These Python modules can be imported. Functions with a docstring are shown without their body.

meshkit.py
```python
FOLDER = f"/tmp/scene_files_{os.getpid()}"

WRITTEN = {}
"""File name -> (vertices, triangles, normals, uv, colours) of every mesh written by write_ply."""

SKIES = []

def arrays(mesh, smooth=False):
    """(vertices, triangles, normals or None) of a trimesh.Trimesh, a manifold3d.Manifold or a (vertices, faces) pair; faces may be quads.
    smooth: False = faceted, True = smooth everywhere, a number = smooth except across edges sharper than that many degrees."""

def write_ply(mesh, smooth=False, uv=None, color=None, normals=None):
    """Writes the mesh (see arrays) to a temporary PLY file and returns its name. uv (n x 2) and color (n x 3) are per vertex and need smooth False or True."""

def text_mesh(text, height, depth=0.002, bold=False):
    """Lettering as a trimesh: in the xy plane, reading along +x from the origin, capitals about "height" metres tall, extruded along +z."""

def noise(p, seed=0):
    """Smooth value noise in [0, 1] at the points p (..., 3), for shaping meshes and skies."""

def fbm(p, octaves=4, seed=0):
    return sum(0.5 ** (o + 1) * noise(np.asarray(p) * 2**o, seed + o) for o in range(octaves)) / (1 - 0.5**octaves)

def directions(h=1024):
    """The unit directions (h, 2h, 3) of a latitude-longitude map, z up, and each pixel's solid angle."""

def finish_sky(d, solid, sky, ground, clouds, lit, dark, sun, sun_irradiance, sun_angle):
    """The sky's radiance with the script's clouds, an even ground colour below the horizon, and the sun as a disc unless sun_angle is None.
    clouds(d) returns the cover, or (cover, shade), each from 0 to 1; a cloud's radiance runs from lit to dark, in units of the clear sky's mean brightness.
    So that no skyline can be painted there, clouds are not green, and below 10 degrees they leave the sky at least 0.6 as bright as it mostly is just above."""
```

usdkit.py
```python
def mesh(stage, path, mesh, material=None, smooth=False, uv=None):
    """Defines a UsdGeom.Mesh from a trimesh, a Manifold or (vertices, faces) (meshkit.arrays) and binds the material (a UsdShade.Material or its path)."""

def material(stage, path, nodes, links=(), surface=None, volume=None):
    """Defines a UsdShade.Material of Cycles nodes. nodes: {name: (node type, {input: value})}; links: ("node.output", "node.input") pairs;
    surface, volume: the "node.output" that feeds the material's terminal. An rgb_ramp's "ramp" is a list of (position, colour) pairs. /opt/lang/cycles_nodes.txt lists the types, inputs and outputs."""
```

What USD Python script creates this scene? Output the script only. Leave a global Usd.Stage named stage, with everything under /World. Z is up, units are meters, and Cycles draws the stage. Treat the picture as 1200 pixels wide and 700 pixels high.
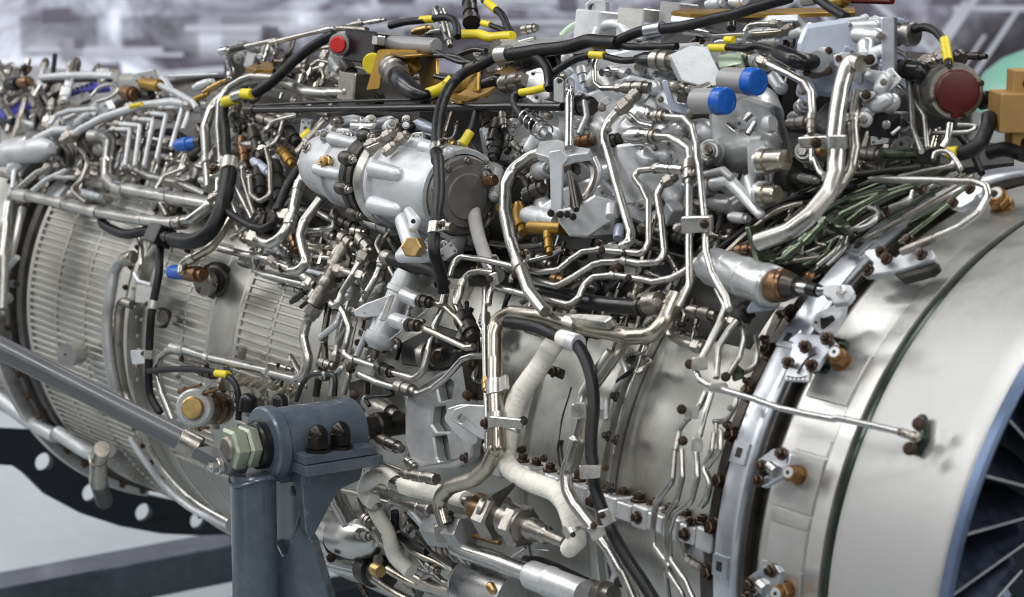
import math, random, numpy as np, trimesh, manifold3d as m3, usdkit, meshkit
from shapely.geometry import Polygon, Point, box as sbox
from pxr import Usd, UsdGeom, UsdLux, UsdShade, Gf, Sdf
random.seed(7); rng = np.random.default_rng(7)
stage = Usd.Stage.CreateInMemory()
UsdGeom.SetStageUpAxis(stage, UsdGeom.Tokens.z); UsdGeom.SetStageMetersPerUnit(stage, 1.0)
UsdGeom.Xform.Define(stage, '/World'); UsdGeom.Scope.Define(stage, '/World/Looks')
# ---------------------------------------------------------------- camera: engine axis runs along x at height AX
FPX = 3000.; _yaw, _pit = math.radians(55.2), math.radians(8.3); AX = 1.0
_d = np.array([math.cos(_yaw)*math.cos(_pit), math.sin(_pit), -math.sin(_yaw)*math.cos(_pit)])
_t = math.atan(math.tan(_pit)/math.sin(_yaw)); _u = np.array([0, -math.cos(_t), -math.sin(_t)])
RW = np.array([_d, np.cross(_u, _d), _u])
CAM = RW@np.array([0, -.132, -4.146])+[0, 0, AX]
RGT, DWN, FWD = RW@[1., 0, 0], RW@[0, 1., 0], RW@[0, 0, 1.]
cam = UsdGeom.Camera.Define(stage, '/World/camera')
mt = np.eye(4); mt[0, :3], mt[1, :3], mt[2, :3], mt[3, :3] = RGT, -DWN, -FWD, CAM
cam.AddTransformOp().Set(Gf.Matrix4d(*mt.ravel()))
cam.CreateHorizontalApertureAttr(36.0); cam.CreateVerticalApertureAttr(36.0*700/1200); cam.CreateFocalLengthAttr(36.0*FPX/1200)
cam.CreateFStopAttr(6.5); cam.CreateFocusDistanceAttr(3.52); cam.CreateClippingRangeAttr(Gf.Vec2f(.05, 100))
cam.CreateExposureAttr(0.16)
# ---------------------------------------------------------------- light: an exhibition hall, rows of ceiling lamps, no sky
dome = UsdLux.DomeLight.Define(stage, '/World/hall_ambience')
M_amb = usdkit.material(stage, '/World/Looks/hall_air', {'b': ('background_shader', {'color': (.78, .86, 1.0), 'strength': .035})}, surface='b.background')
UsdShade.MaterialBindingAPI.Apply(dome.GetPrim()).Bind(M_amb)
dome.GetPrim().SetCustomDataByKey('kind', 'structure')
def lamp(name, pos, aim, w, h, power, col=(1, .99, .975)):
    l = UsdLux.RectLight.Define(stage, '/World/'+name); l.CreateWidthAttr(w); l.CreateHeightAttr(h); l.CreateIntensityAttr(power); l.CreateColorAttr(Gf.Vec3f(*col))
    z = np.array(pos, float)-np.array(aim, float); z /= np.linalg.norm(z); x = np.cross([.01, 1, .02], z); x /= np.linalg.norm(x); y = np.cross(z, x)
    q = np.eye(4); q[0, :3], q[1, :3], q[2, :3], q[3, :3] = x, y, z, pos
    l.AddTransformOp().Set(Gf.Matrix4d(*q.ravel()))
LAMPS = [((-2.4, -1.5, 4.6), (-.5, 0, 1), 2.8, .5, 12.5), ((.4, -1.6, 4.6), (.3, 0, 1), 2.8, .5, 12.5), ((3.2, -2.0, 4.4), (.8, 0, 1), 2.8, .5, 12.5),
         ((-.6, -4.4, 4.0), (.2, 0, 1), 2.6, .6, 11.5), ((3.0, -4.8, 4.0), (.8, 0, 1), 2.6, .6, 11.5), ((-4.2, -3.0, 3.6), (-.4, 0, 1), 2.2, 1.0, 8),
         ((1.0, 1.8, 4.2), (.4, 0, 1), 4.5, .5, 12), ((6.2, -.6, 3.2), (1, 0, 1), 1.0, 2.4, 6), ((.5, -5.5, 1.2), (.3, 0, 1), 5.0, 1.2, .6), ((-6.2, -4.4, 2.3), (.2, 0, 1), 5.0, 2.4, .85)]
for i, (p, a, w, h, e) in enumerate(LAMPS): lamp('hall_lamp'+('_%03d' % i if i else ''), p, a, w, h, e)
# ---------------------------------------------------------------- pixels of the 1200 x 700 photograph -> points on the engine's own surfaces
def ray(px, py): return RW@np.array([(px-600)/FPX, (py-350)/FPX, 1.])
PHI0 = math.radians(40); N0 = np.array([-math.cos(PHI0), math.sin(PHI0)]); RREF = .42
TS = np.linspace(2.2, 6.2, 2001)
def P(px, py, h=0.):
    r = ray(px, py); q = CAM+TS[:, None]*r-[0, 0, AX]; y, z = q[:, 1], q[:, 2]; ang = np.arctan2(z, -y)
    g = np.where((ang > PHI0) & (ang < 2.6), y*N0[0]+z*N0[1], np.hypot(y, z))-(RREF+h); i = int(np.argmax(g < 0))
    t = TS[int(np.argmin(g))] if (i == 0 and g[0] > 0) else TS[i-1]+(TS[i]-TS[i-1])*g[i-1]/(g[i-1]-g[i])
    return CAM+t*r
def unit(v): v = np.asarray(v, float); return v/max(np.linalg.norm(v), 1e-12)
def nrm(p):
    y, z = p[1], p[2]-AX
    return np.array([0, N0[0], N0[1]]) if math.atan2(z, -y) > PHI0 else unit([0, y, z])
def Pcyl(px, py, R):
    r = ray(px, py); o = CAM-[0, 0, AX]; a = r[1]**2+r[2]**2; b = o[1]*r[1]+o[2]*r[2]; c = o[1]**2+o[2]**2-R*R
    return CAM+(-b-math.sqrt(max(b*b-a*c, 0)))/a*r
def Pplane(px, py, p0, n): r = ray(px, py); return CAM+np.dot(np.asarray(p0, float)-CAM, n)/np.dot(r, n)*r
def depth(p): return float(np.dot(np.asarray(p)-CAM, FWD))
def onring(s, deg, R): a = math.radians(deg); return np.array([s, -R*math.cos(a), AX+R*math.sin(a)])
ZS = 3.684
TILE = dict(a=(0, 0), b=(240, 0), c=(480, 0), d=(720, 0), e=(920, 0), f=(0, 170), g=(240, 170), i=(480, 170), j=(720, 170), k=(880, 170),
            l=(0, 340), m=(240, 340), n=(480, 340), o=(720, 340), q=(880, 340), r=(0, 510), s=(240, 510), u=(480, 510), v=(720, 510), w=(880, 510), p=(0, 0))
def px_of(s):
    out, t = [], 'p'
    for tok in s.split():
        if tok[1:2] == ':': t, tok = tok[0], tok[2:]
        v = [float(x) for x in tok.split(',')]; k = 1. if t == 'p' else ZS
        out.append((TILE[t][0]+v[0]/k, TILE[t][1]+v[1]/k, v[2]/1000 if len(v) > 2 else None))
    return out
def pts(s, h=0.): return np.array([P(x, y, h if hh is None else hh) for x, y, hh in px_of(s)])
def wr(w, p): return w/2/ZS/FPX*depth(p)          # half of a width measured in the enlarged photograph, in metres
# ---------------------------------------------------------------- prims
used = {}
def numbered(path):
    n = used.get(path, 0); used[path] = n+1
    return path if n == 0 else '%s_%03d' % (path, n)
ORIG = {}
def tag(o, label=None, cat=None, group=None, kind=None):
    for k, v in (('label', label), ('category', cat), ('group', group), ('kind', kind)):
        if v: o.SetCustomDataByKey(k, v)
    return o
def thing(name, label, cat, loc, group=None, kind=None):
    x = UsdGeom.Xform.Define(stage, numbered('/World/'+name)); x.AddTranslateOp().Set(Gf.Vec3d(*map(float, loc)))
    ORIG[str(x.GetPath())] = np.array(loc, float); return tag(x.GetPrim(), label, cat, group, kind)
def vf(mesh):
    v, f, _ = meshkit.arrays(mesh); return np.asarray(v, float), f
def obj(name, mesh, mat, parent=None, smooth=35):
    base = str(parent.GetPath()) if parent is not None else '/World'
    v, f = vf(mesh); o = ORIG.get('/'.join(base.split('/')[:3]), np.zeros(3))
    return usdkit.mesh(stage, numbered(base+'/'+name), trimesh.Trimesh(v-o, f, process=False), MAT[mat], smooth=smooth).GetPrim()
# ---------------------------------------------------------------- materials
MAT = {}
def metal(name, base, rough=.3, metallic=1., var=.25, sc=25., bump=.0, dirt=None, dirt_amt=.5, dirt_sc=9., stretch=(1, 1, 1), coat=0., bsc=None, rv=.12, aniso=0., spec=.5):
    b = np.array(base, float)
    n = {'g': ('geometry', {}), 'mp': ('mapping', {'scale': stretch}), 'n': ('noise_texture', {'scale': sc, 'detail': 5., 'roughness': .62}),
         'r': ('rgb_ramp', {'ramp': [(.25, tuple(b*(1-var))), (.75, tuple(np.minimum(b*(1+var), .95)))]}),
         'rr': ('rgb_ramp', {'ramp': [(.3, (max(rough-rv, .04),)*3), (.7, (rough+rv,)*3)]}), 'o': ('object_info', {}),
         'rm': ('rgb_ramp', {'ramp': [(0, (.86,)*3), (1, (1.0,)*3)]}), 'mu': ('mix_color', {'blend_type': 'multiply', 'fac': 1.0}),
         'p': ('principled_bsdf', {'metallic': metallic, 'coat_weight': coat, 'anisotropic': aniso, 'specular_ior_level': spec})}
    L = [('g.position', 'mp.vector'), ('mp.vector', 'n.vector'), ('n.fac', 'r.fac'), ('n.fac', 'rr.fac'), ('o.random', 'rm.fac'), ('r.color', 'mu.a'), ('rm.color', 'mu.b'), ('rr.color', 'p.roughness')]
    last = 'mu.result'
    if dirt is not None:
        n['dn'] = ('noise_texture', {'scale': dirt_sc, 'detail': 6., 'roughness': .7}); n['dr'] = ('rgb_ramp', {'ramp': [(.48, (0,)*3), (.68, (dirt_amt,)*3)]})
        n['dm'] = ('mix_color', {'blend_type': 'mix', 'b': dirt}); L += [('g.position', 'dn.vector'), ('dn.fac', 'dr.fac'), ('dr.color', 'dm.fac'), (last, 'dm.a')]; last = 'dm.result'
    L.append((last, 'p.base_color'))
    if bump:
        n['bn'] = ('noise_texture', {'scale': bsc or sc*6, 'detail': 3.}); n['bp'] = ('bump', {'strength': bump, 'distance': .002})
        L += [('g.position', 'bn.vector'), ('bn.fac', 'bp.height'), ('bp.normal', 'p.normal')]
    MAT[name] = usdkit.material(stage, '/World/Looks/'+name, n, L, surface='p.BSDF')
metal('steel_tube', (.50, .495, .475), .31, .96, .16, 14, rv=.10, dirt=(.20, .175, .14), dirt_amt=.45, dirt_sc=22, bump=.03, bsc=60)
metal('bright_steel', (.56, .56, .555), .25, .97, .12, 20, rv=.09, dirt=(.28, .265, .24), dirt_amt=.4, dirt_sc=20)
metal('nickel_tube', (.47, .44, .38), .30, .95, .14, 12, rv=.10, dirt=(.20, .15, .09), dirt_amt=.4, dirt_sc=16)
metal('dull_steel', (.38, .36, .335), .38, 1, .25, 30, dirt=(.11, .08, .055), dirt_amt=.65, dirt_sc=30, bump=.12)
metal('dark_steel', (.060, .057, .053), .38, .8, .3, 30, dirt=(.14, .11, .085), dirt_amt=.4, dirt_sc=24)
metal('clamp_steel', (.56, .555, .53), .36, .9, .18, 40, dirt=(.28, .24, .18), dirt_amt=.4, dirt_sc=40)
metal('casing_steel', (.50, .50, .475), .40, .9, .12, 6, dirt=(.24, .22, .185), dirt_amt=.6, dirt_sc=5, stretch=(3, 1, 1), bump=.06, bsc=120, rv=.10)
metal('rib_steel', (.54, .535, .505), .40, .9, .12, 8, dirt=(.30, .27, .22), dirt_amt=.5, dirt_sc=6, bump=.05, bsc=80, rv=.08)
metal('fan_alloy', (.48, .485, .48), .42, .68, .02, 60, dirt=(.47, .475, .47), dirt_amt=.25, dirt_sc=3, bump=.10, bsc=520, rv=.04)
metal('sheet_alloy', (.58, .58, .565), .38, .85, .08, 5, dirt=(.42, .41, .39), dirt_amt=.4, dirt_sc=6, stretch=(1, 1, 5), bump=.05, bsc=240)
metal('band_steel', (.58, .61, .66), .32, .9, .08, 8, rv=.08)
metal('cast_alloy', (.56, .575, .59), .35, .5, .10, 18, dirt=(.26, .255, .24), dirt_amt=.45, dirt_sc=14, bump=.10, bsc=260)
metal('pale_cast', (.56, .58, .605), .41, .35, .08, 15, dirt=(.26, .26, .25), dirt_amt=.45, dirt_sc=17, bump=.09, bsc=260)
metal('lavender_cast', (.45, .49, .60), .38, .3, .06, 14, dirt=(.30, .32, .38), dirt_amt=.3, dirt_sc=16, bump=.07, bsc=260)
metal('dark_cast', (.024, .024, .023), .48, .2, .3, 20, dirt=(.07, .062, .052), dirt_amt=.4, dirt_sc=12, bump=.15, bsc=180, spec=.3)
metal('grey_cast', (.36, .37, .375), .38, .5, .12, 16, dirt=(.2, .19, .18), dirt_amt=.4, dirt_sc=12, bump=.10, bsc=240)
metal('bronze_bolt', (.085, .060, .047), .38, .85, .35, 60, dirt=(.035, .028, .023), dirt_amt=.5, dirt_sc=70)
metal('copper', (.27, .155, .085), .38, .95, .3, 30, dirt=(.09, .06, .04), dirt_amt=.5, dirt_sc=30)
metal('gold_chromate', (.33, .205, .045), .38, .75, .22, 20, dirt=(.18, .10, .03), dirt_amt=.5, dirt_sc=16, bump=.06)
metal('brass', (.48, .33, .14), .34, .95, .18, 24, dirt=(.22, .13, .06), dirt_amt=.5, dirt_sc=22)
metal('tan_block', (.40, .25, .09), .45, .5, .1, 10)
metal('amber', (.10, .045, .018), .28, .5, .3, 20, coat=.3)
metal('black_rubber', (.006, .0065, .008), .42, 0, .3, 60, dirt=(.022, .022, .022), dirt_amt=.3, dirt_sc=30, bump=.25, bsc=420, spec=.28)
metal('black_plastic', (.010, .010, .012), .28, 0, .2, 30, rv=.06, spec=.35)
metal('grey_sleeve', (.40, .39, .38), .85, 0, .12, 60, bump=.4, bsc=500)
metal('white_wrap', (.80, .78, .725), .85, 0, .07, 40, dirt=(.5, .45, .36), dirt_amt=.4, dirt_sc=18, bump=.5, bsc=320)
metal('yellow_tape', (.66, .53, .02), .42, 0, .12, 30)
metal('blue_plastic', (.006, .095, .42), .34, 0, .06, 10, rv=.05)
metal('indigo_sheet', (.05, .05, .34), .45, 0, .1, 10)
metal('red_cap', (.075, .0045, .005), .36, 0, .12, 10, rv=.06)
metal('red_button', (.50, .02, .02), .4, 0, .06, 10)
metal('grey_paint', (.25, .25, .26), .42, 0, .06, 12)
metal('stand_paint', (.078, .098, .127), .30, .15, .14, 10, coat=.35, bump=.10, bsc=140, dirt=(.15, .17, .19), dirt_amt=.4, dirt_sc=34)
metal('strut_paint', (.125, .13, .14), .34, .25, .10, 10, coat=.15)
metal('plate_paint', (.010, .016, .026), .5, 0, .2, 10)
metal('green_nut', (.38, .42, .33), .36, .7, .15, 40, dirt=(.22, .24, .18), dirt_amt=.5, dirt_sc=40)
metal('green_band', (.035, .05, .04), .26, .6, .2, 10)
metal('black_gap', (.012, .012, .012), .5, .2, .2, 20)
metal('blue_lip', (.11, .155, .25), .36, .6, .08, 8)
metal('blade', (.07, .082, .125), .34, .85, .3, 30, rv=.08, bump=.1)
metal('lens_green', (.52, .64, .50), .2, .1, .05, 10)
metal('teal_paint', (.20, .42, .34), .4, 0, .06, 5)
metal('floor_paint', (.40, .44, .46), .35, 0, .06, 1.2, dirt=(.32, .36, .39), dirt_amt=.5, dirt_sc=1.5, stretch=(.3, 2.5, 1))
metal('print_ink', (.10, .08, .05), .6, 0, .05)
metal('green_steel', (.20, .24, .175), .28, 1, .2, 40, dirt=(.12, .13, .10), dirt_amt=.5, dirt_sc=40)
metal('panel_steel', (.44, .435, .41), .42, .9, .15, 8, dirt=(.26, .24, .20), dirt_amt=.5, dirt_sc=6)
metal('iron_cast', (.17, .168, .165), .46, .4, .2, 20, dirt=(.26, .25, .24), dirt_amt=.4, dirt_sc=14, bump=.14, bsc=200)
metal('print_dark', (.11, .10, .13), .6, 0, .3, 6)
metal('print_mid', (.26, .26, .31), .6, 0, .3, 6)
metal('print_light', (.47, .485, .55), .6, 0, .15, 6)
metal('pad_steel', (.40, .40, .395), .52, .7, .08, 8, dirt=(.28, .275, .265), dirt_amt=.4, dirt_sc=12, bump=.05, bsc=240)
metal('plug_bronze', (.30, .165, .06), .34, .9, .25, 40, dirt=(.12, .07, .03), dirt_amt=.5, dirt_sc=50)
metal('black_bolt', (.016, .013, .012), .32, .5, .3, 60)
# ---------------------------------------------------------------- shapes
def frames(p):
    t = np.gradient(p, axis=0); t /= np.maximum(np.linalg.norm(t, axis=1, keepdims=True), 1e-9)
    a = unit(np.cross(t[0], [.3, .2, .93])); A = [a]
    for k in range(1, len(p)):
        a = a-t[k]*np.dot(a, t[k]); a = unit(a); A.append(a)
    A = np.array(A); return t, A, np.cross(t, A)
def sweep(p, r, n=12, caps=True):
    p = np.asarray(p, float); r = np.broadcast_to(r, len(p)); t, A, B = frames(p); th = np.arange(n)/n*2*np.pi
    v = (p[:, None]+r[:, None, None]*(np.cos(th)[None, :, None]*A[:, None]+np.sin(th)[None, :, None]*B[:, None])).reshape(-1, 3)
    i, j = np.meshgrid(np.arange(len(p)-1), np.arange(n), indexing='ij'); a = i*n+j; b = i*n+(j+1) % n
    f = np.concatenate([np.stack([a, b, b+n], -1).reshape(-1, 3), np.stack([a, b+n, a+n], -1).reshape(-1, 3)])
    if caps:
        m = len(v); v = np.vstack([v, p[0], p[-1]]); j = np.arange(n); e = (len(p)-1)*n
        f = np.vstack([f, np.stack([np.full(n, m), (j+1) % n, j], -1), np.stack([np.full(n, m+1), e+j, e+(j+1) % n], -1)])
    return trimesh.Trimesh(v, f, process=False)
def bent(c, rad):
    """straight runs joined by bends of radius about rad, as a tube bender leaves them"""
    c = np.asarray(c, float); out = [c[0]]
    for k in range(1, len(c)-1):
        a, b = c[k-1]-c[k], c[k+1]-c[k]; la, lb = np.linalg.norm(a), np.linalg.norm(b)
        if la < 1e-6 or lb < 1e-6: continue
        a, b = a/la, b/lb; ang = math.acos(np.clip(a@b, -1, 1)); cut = min(rad/max(math.tan(ang/2), 1e-3), .48*la, .48*lb)
        if math.pi-ang < .05: out.append(c[k]); continue
        p0, p2 = c[k]+a*cut, c[k]+b*cut; n = max(4, int(8*(math.pi-ang)))
        for q in np.linspace(0, 1, n): out.append((1-q)**2*p0+2*q*(1-q)*(c[k]*.90+(p0+p2)*.05)+q*q*p2)
    out.append(c[-1]); return np.array(out)
def smoothc(c, n=10):
    c = np.asarray(c, float)
    if len(c) < 3: return np.linspace(c[0], c[-1], n)
    q = np.vstack([2*c[0]-c[1], c, 2*c[-1]-c[-2]]); out = []
    for k in range(1, len(q)-2):
        for t in np.linspace(0, 1, n, endpoint=False):
            out.append(.5*((2*q[k])+(q[k+1]-q[k-1])*t+(2*q[k-1]-5*q[k]+4*q[k+1]-q[k+2])*t*t+(3*q[k]-q[k-1]-3*q[k+1]+q[k+2])*t**3))
    out.append(c[-1]); return np.array(out)
def basis(z, hint=None):
    z = unit(z); h = np.array([0, 0, 1.]) if hint is None else np.asarray(hint, float)
    if abs(z@unit(h)) > .97: h = np.array([1., 0, 0])
    x = unit(np.cross(h, z)); return x, np.cross(z, x), z
def lathe3(p0, p1, prof, n=24):
    """prof: (t along p0->p1, radius in metres)"""
    p0, p1 = np.asarray(p0, float), np.asarray(p1, float); x, y, z = basis(p1-p0); th = np.arange(n)/n*2*np.pi; v, f = [], []
    for t, r in prof: v.append(p0+(p1-p0)*t+max(r, 1e-5)*(np.cos(th)[:, None]*x+np.sin(th)[:, None]*y))
    v = np.vstack(v); j = np.arange(n)
    for k in range(len(prof)-1):
        a, b = k*n+j, k*n+(j+1) % n; f += [np.stack([a, b, b+n], -1), np.stack([a, b+n, a+n], -1)]
    m = len(v); v = np.vstack([v, p0+(p1-p0)*prof[0][0], p0+(p1-p0)*prof[-1][0]]); e = (len(prof)-1)*n
    f += [np.stack([np.full(n, m), (j+1) % n, j], -1), np.stack([np.full(n, m+1), e+j, e+(j+1) % n], -1)]
    return trimesh.Trimesh(v, np.vstack(f), process=False)
def hexbar(p0, p1, r, ch=.12):
    L = np.linalg.norm(np.asarray(p1)-p0); c = min(ch*r/L, .3)
    return lathe3(p0, p1, [(0, r*.86), (c, r), (1-c, r), (1, r*.86)], 6)
def cat(*m): return trimesh.util.concatenate([x for x in m])
def boxm(c, ax, size, bev=.12):
    """box with chamfered edges: c centre, ax three axes as rows"""
    s = np.asarray(size, float)/2; b = min(s)*bev; P8 = []
    for k in range(3):
        for sg in np.ndindex(2, 2, 2):
            d = s.copy(); d -= b; d[k] = s[k]; P8.append((np.array(sg)*2-1)*d)
    h = trimesh.convex.convex_hull(np.array(P8)); h.vertices = np.asarray(c)+h.vertices@np.asarray(ax); return h
def prism(poly, o, ax, thick, bev=.0012):
    """polygon (local x, y metres) pushed back along -z by thick, front edge chamfered"""
    import mapbox_earcut
    poly = poly.simplify(2e-4)
    if poly.geom_type != 'Polygon': poly = max(poly.geoms, key=lambda g: g.area)
    from shapely.geometry.polygon import orient
    poly = orient(poly); rings = [np.array(r.coords)[:-1] for r in [poly.exterior, *poly.interiors]]
    v2 = np.vstack(rings); f = np.array(mapbox_earcut.triangulate_float64(v2, np.cumsum([len(r) for r in rings]).astype(np.uint32))).reshape(-1, 3)
    ins, side, at, N = [], [], 0, len(v2)
    for r in rings:
        a, c = np.roll(r, 1, 0), np.roll(r, -1, 0); e1, e2 = r-a, c-r
        e1 /= np.linalg.norm(e1, axis=1, keepdims=True)+1e-12; e2 /= np.linalg.norm(e2, axis=1, keepdims=True)+1e-12
        n = np.stack([-(e1+e2)[:, 1], (e1+e2)[:, 0]], 1); n /= np.maximum((n**2).sum(1, keepdims=True), .5)/2; ins.append(r+n*bev)
        k = at+np.arange(len(r)); k2 = at+(np.arange(len(r))+1) % len(r)
        for l in (0, 1): side += [np.stack([k+l*N, k+(l+1)*N, k2+(l+1)*N], 1), np.stack([k+l*N, k2+(l+1)*N, k2+l*N], 1)]
        at += len(r)
    V = np.vstack([np.c_[np.vstack(ins), np.zeros(N)], np.c_[v2, np.full(N, -min(bev, thick/2))], np.c_[v2, np.full(N, -thick)]])
    ff = np.vstack([f]+side+[f[:, ::-1]+2*N]); m = trimesh.Trimesh(np.asarray(o)+V@np.asarray(ax), ff, process=False)
    if m.volume < 0: m.invert()
    return m
def ball(c, r, s=(1, 1, 1), ax=np.eye(3), sub=2):
    m = trimesh.creation.icosphere(sub); m.vertices = np.asarray(c)+(m.vertices*np.asarray(s)*r)@np.asarray(ax); return m
def hull(ps, rs):
    out = []
    for p, r in zip(ps, rs): out.append(ball(p, r, sub=2).vertices)
    return trimesh.convex.convex_hull(np.vstack(out))
def chain(ps, rs):
    M = None
    for k in range(len(ps)-1):
        h = hull(ps[k:k+2], rs[k:k+2]); q = m3.Manifold(m3.Mesh(np.asarray(h.vertices, np.float32), np.asarray(h.faces, np.uint32))); M = q if M is None else M+q
    return M
def revolve(prof, a0=-180, a1=180, n=160):
    """profile of (s, R) round the engine axis between two angles (degrees from the side facing the camera, up positive)"""
    closed = a1-a0 >= 359.9; th = np.radians(np.linspace(a0, a1, n+1)); m = len(prof); pr = np.asarray(prof, float)
    v = np.stack([np.broadcast_to(pr[:, 0], (n+1, m)), -pr[:, 1]*np.cos(th)[:, None], AX+pr[:, 1]*np.sin(th)[:, None]], -1).reshape(-1, 3)
    i, j = np.meshgrid(np.arange(n), np.arange(m-1), indexing='ij'); a = i*m+j
    f = np.concatenate([np.stack([a, a+m, a+m+1], -1).reshape(-1, 3), np.stack([a, a+m+1, a+1], -1).reshape(-1, 3)])
    if pr[0, 1] == pr[-1, 1] and pr[0, 0] == pr[-1, 0] and not closed:
        import mapbox_earcut
        t = np.array(mapbox_earcut.triangulate_float64(pr[:-1], np.array([m-1], np.uint32))).reshape(-1, 3); f = np.vstack([f, t, t[:, ::-1]+n*m])
    return trimesh.Trimesh(v, f, process=False)
def ringsec(s0, s1, r0, r1, a0=-180, a1=180, n=160, b=.0015):
    """solid ring section with chamfered outer edges"""
    return revolve([(s0, r0), (s0, r1-b), (s0+b, r1), (s1-b, r1), (s1, r1-b), (s1, r0), (s0, r0)][::1], a0, a1, n)
# ---------------------------------------------------------------- engine parts traced from the photograph
PIPES = []
def pipe(s, w, h=.03, mat='steel_tube', name='pipe', soft=False, ends='', par=None, bend=2.2, n=12, r=None):
    c = pts(s, h); r = r or wr(w, c.mean(0)); par = ENG if par is None else par
    p = smoothc(c) if soft else bent(c, r*bend+.004); r *= 1.08; o = obj(name, sweep(p, r, n), mat, par); PIPES.append((p, r, o))
    for e in ends:
        a, b = (p[0], p[min(2, len(p)-1)]) if e in '0s' else (p[-1], p[-3] if len(p) > 2 else p[0]); d = unit(b-a)
        if e in '01': nut3(o, a, d, r)
    return o
def nut3(par, a, d, r, mat='dull_steel'):
    obj('nut', cat(hexbar(a-d*r*.6, a+d*r*2.0, r*1.75), lathe3(a+d*r*2.0, a+d*r*3.0, [(0, r*1.4), (.6, r*1.35), (1, r*1.08)], 12), lathe3(a-d*r*1.6, a-d*r*.6, [(0, r*1.3), (1, r*1.3)], 12)), mat, par)
def nearest(p, k=40):
    best = None
    for q, r, o in PIPES[-k:] if k else PIPES:
        # closest in the picture
        d = np.linalg.norm(np.cross(q-CAM, unit(np.asarray(p)-CAM)), axis=1); i = int(d.argmin())
        if best is None or d[i] < best[0]: best = (d[i], q, r, o, i)
    return best
def clamp(s, side=(0, 0, 1), wide=2.0, mat='clamp_steel', k=0, bolt=True, g=1.22):
    for x, y, _ in px_of(s):
        d, q, r, o, i = nearest(P(x, y, .03), k); i = min(max(i, 1), len(q)-2); t = unit(q[i+1]-q[i-1]); c = q[i]; w = r*wide
        m = [lathe3(c-t*w/2, c+t*w/2, [(0, r*1.01), (0, r*g), (1, r*g), (1, r*1.01)], 18)]
        sd = np.asarray(side, float); sd = unit(sd-t*(sd@t)); nn = np.cross(t, sd)
        m.append(boxm(c+sd*r*1.75, [t, sd, nn], (w*.96, r*1.5, max(r*.55, .003)))); obj('clamp', cat(*m), mat, o)
        if bolt:
            nn = nn if nn@(CAM-c) > 0 else -nn; b0 = c+sd*r*1.9+nn*max(r*.27, .0015); bolt3(b0, nn, max(r*.55, .003))
def bolt3(p, n, r, mat='bronze_bolt', par=None, name='bolt', long=1.0):
    name = {'bronze_bolt': 'flange_bolt', 'dull_steel': 'cap_screw'}.get(mat, name) if name == 'bolt' else name
    n = unit(n); obj(name, cat(lathe3(p-n*r*.5, p+n*r*.35, [(0, r*1.45), (.8, r*1.45), (1, r*1.3)], 14), hexbar(p+n*r*.35, p+n*r*(.35+1.0*long), r), lathe3(p+n*r*(.3+long), p+n*r*(.6+long), [(0, r*.5), (1, r*.45)], 8)), mat, ENG if par is None else par)
def nvec(p, n):
    if not isinstance(n, str): return unit(n)
    return {'o': nrm(p), 'y': np.array([0, -1., 0]), 'x': np.array([1., 0, 0]), 'z': np.array([0, 0, 1.]), 'c': unit(CAM-p), 'r': unit(nrm(p)+[.9, 0, 0]), 'u': unit(nrm(p)+[.0, 0, .7]), 'l': unit(nrm(p)+[-.5, 0, 0])}[n]
def bolts(s, h=.0, w=30, n='o', mat='bronze_bolt', par=None, name='bolt', long=1.0):
    for x, y, hh in px_of(s): p = P(x, y, h if hh is None else hh); bolt3(p, nvec(p, n), wr(w, p)*.66, mat, par, name, long)
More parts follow.
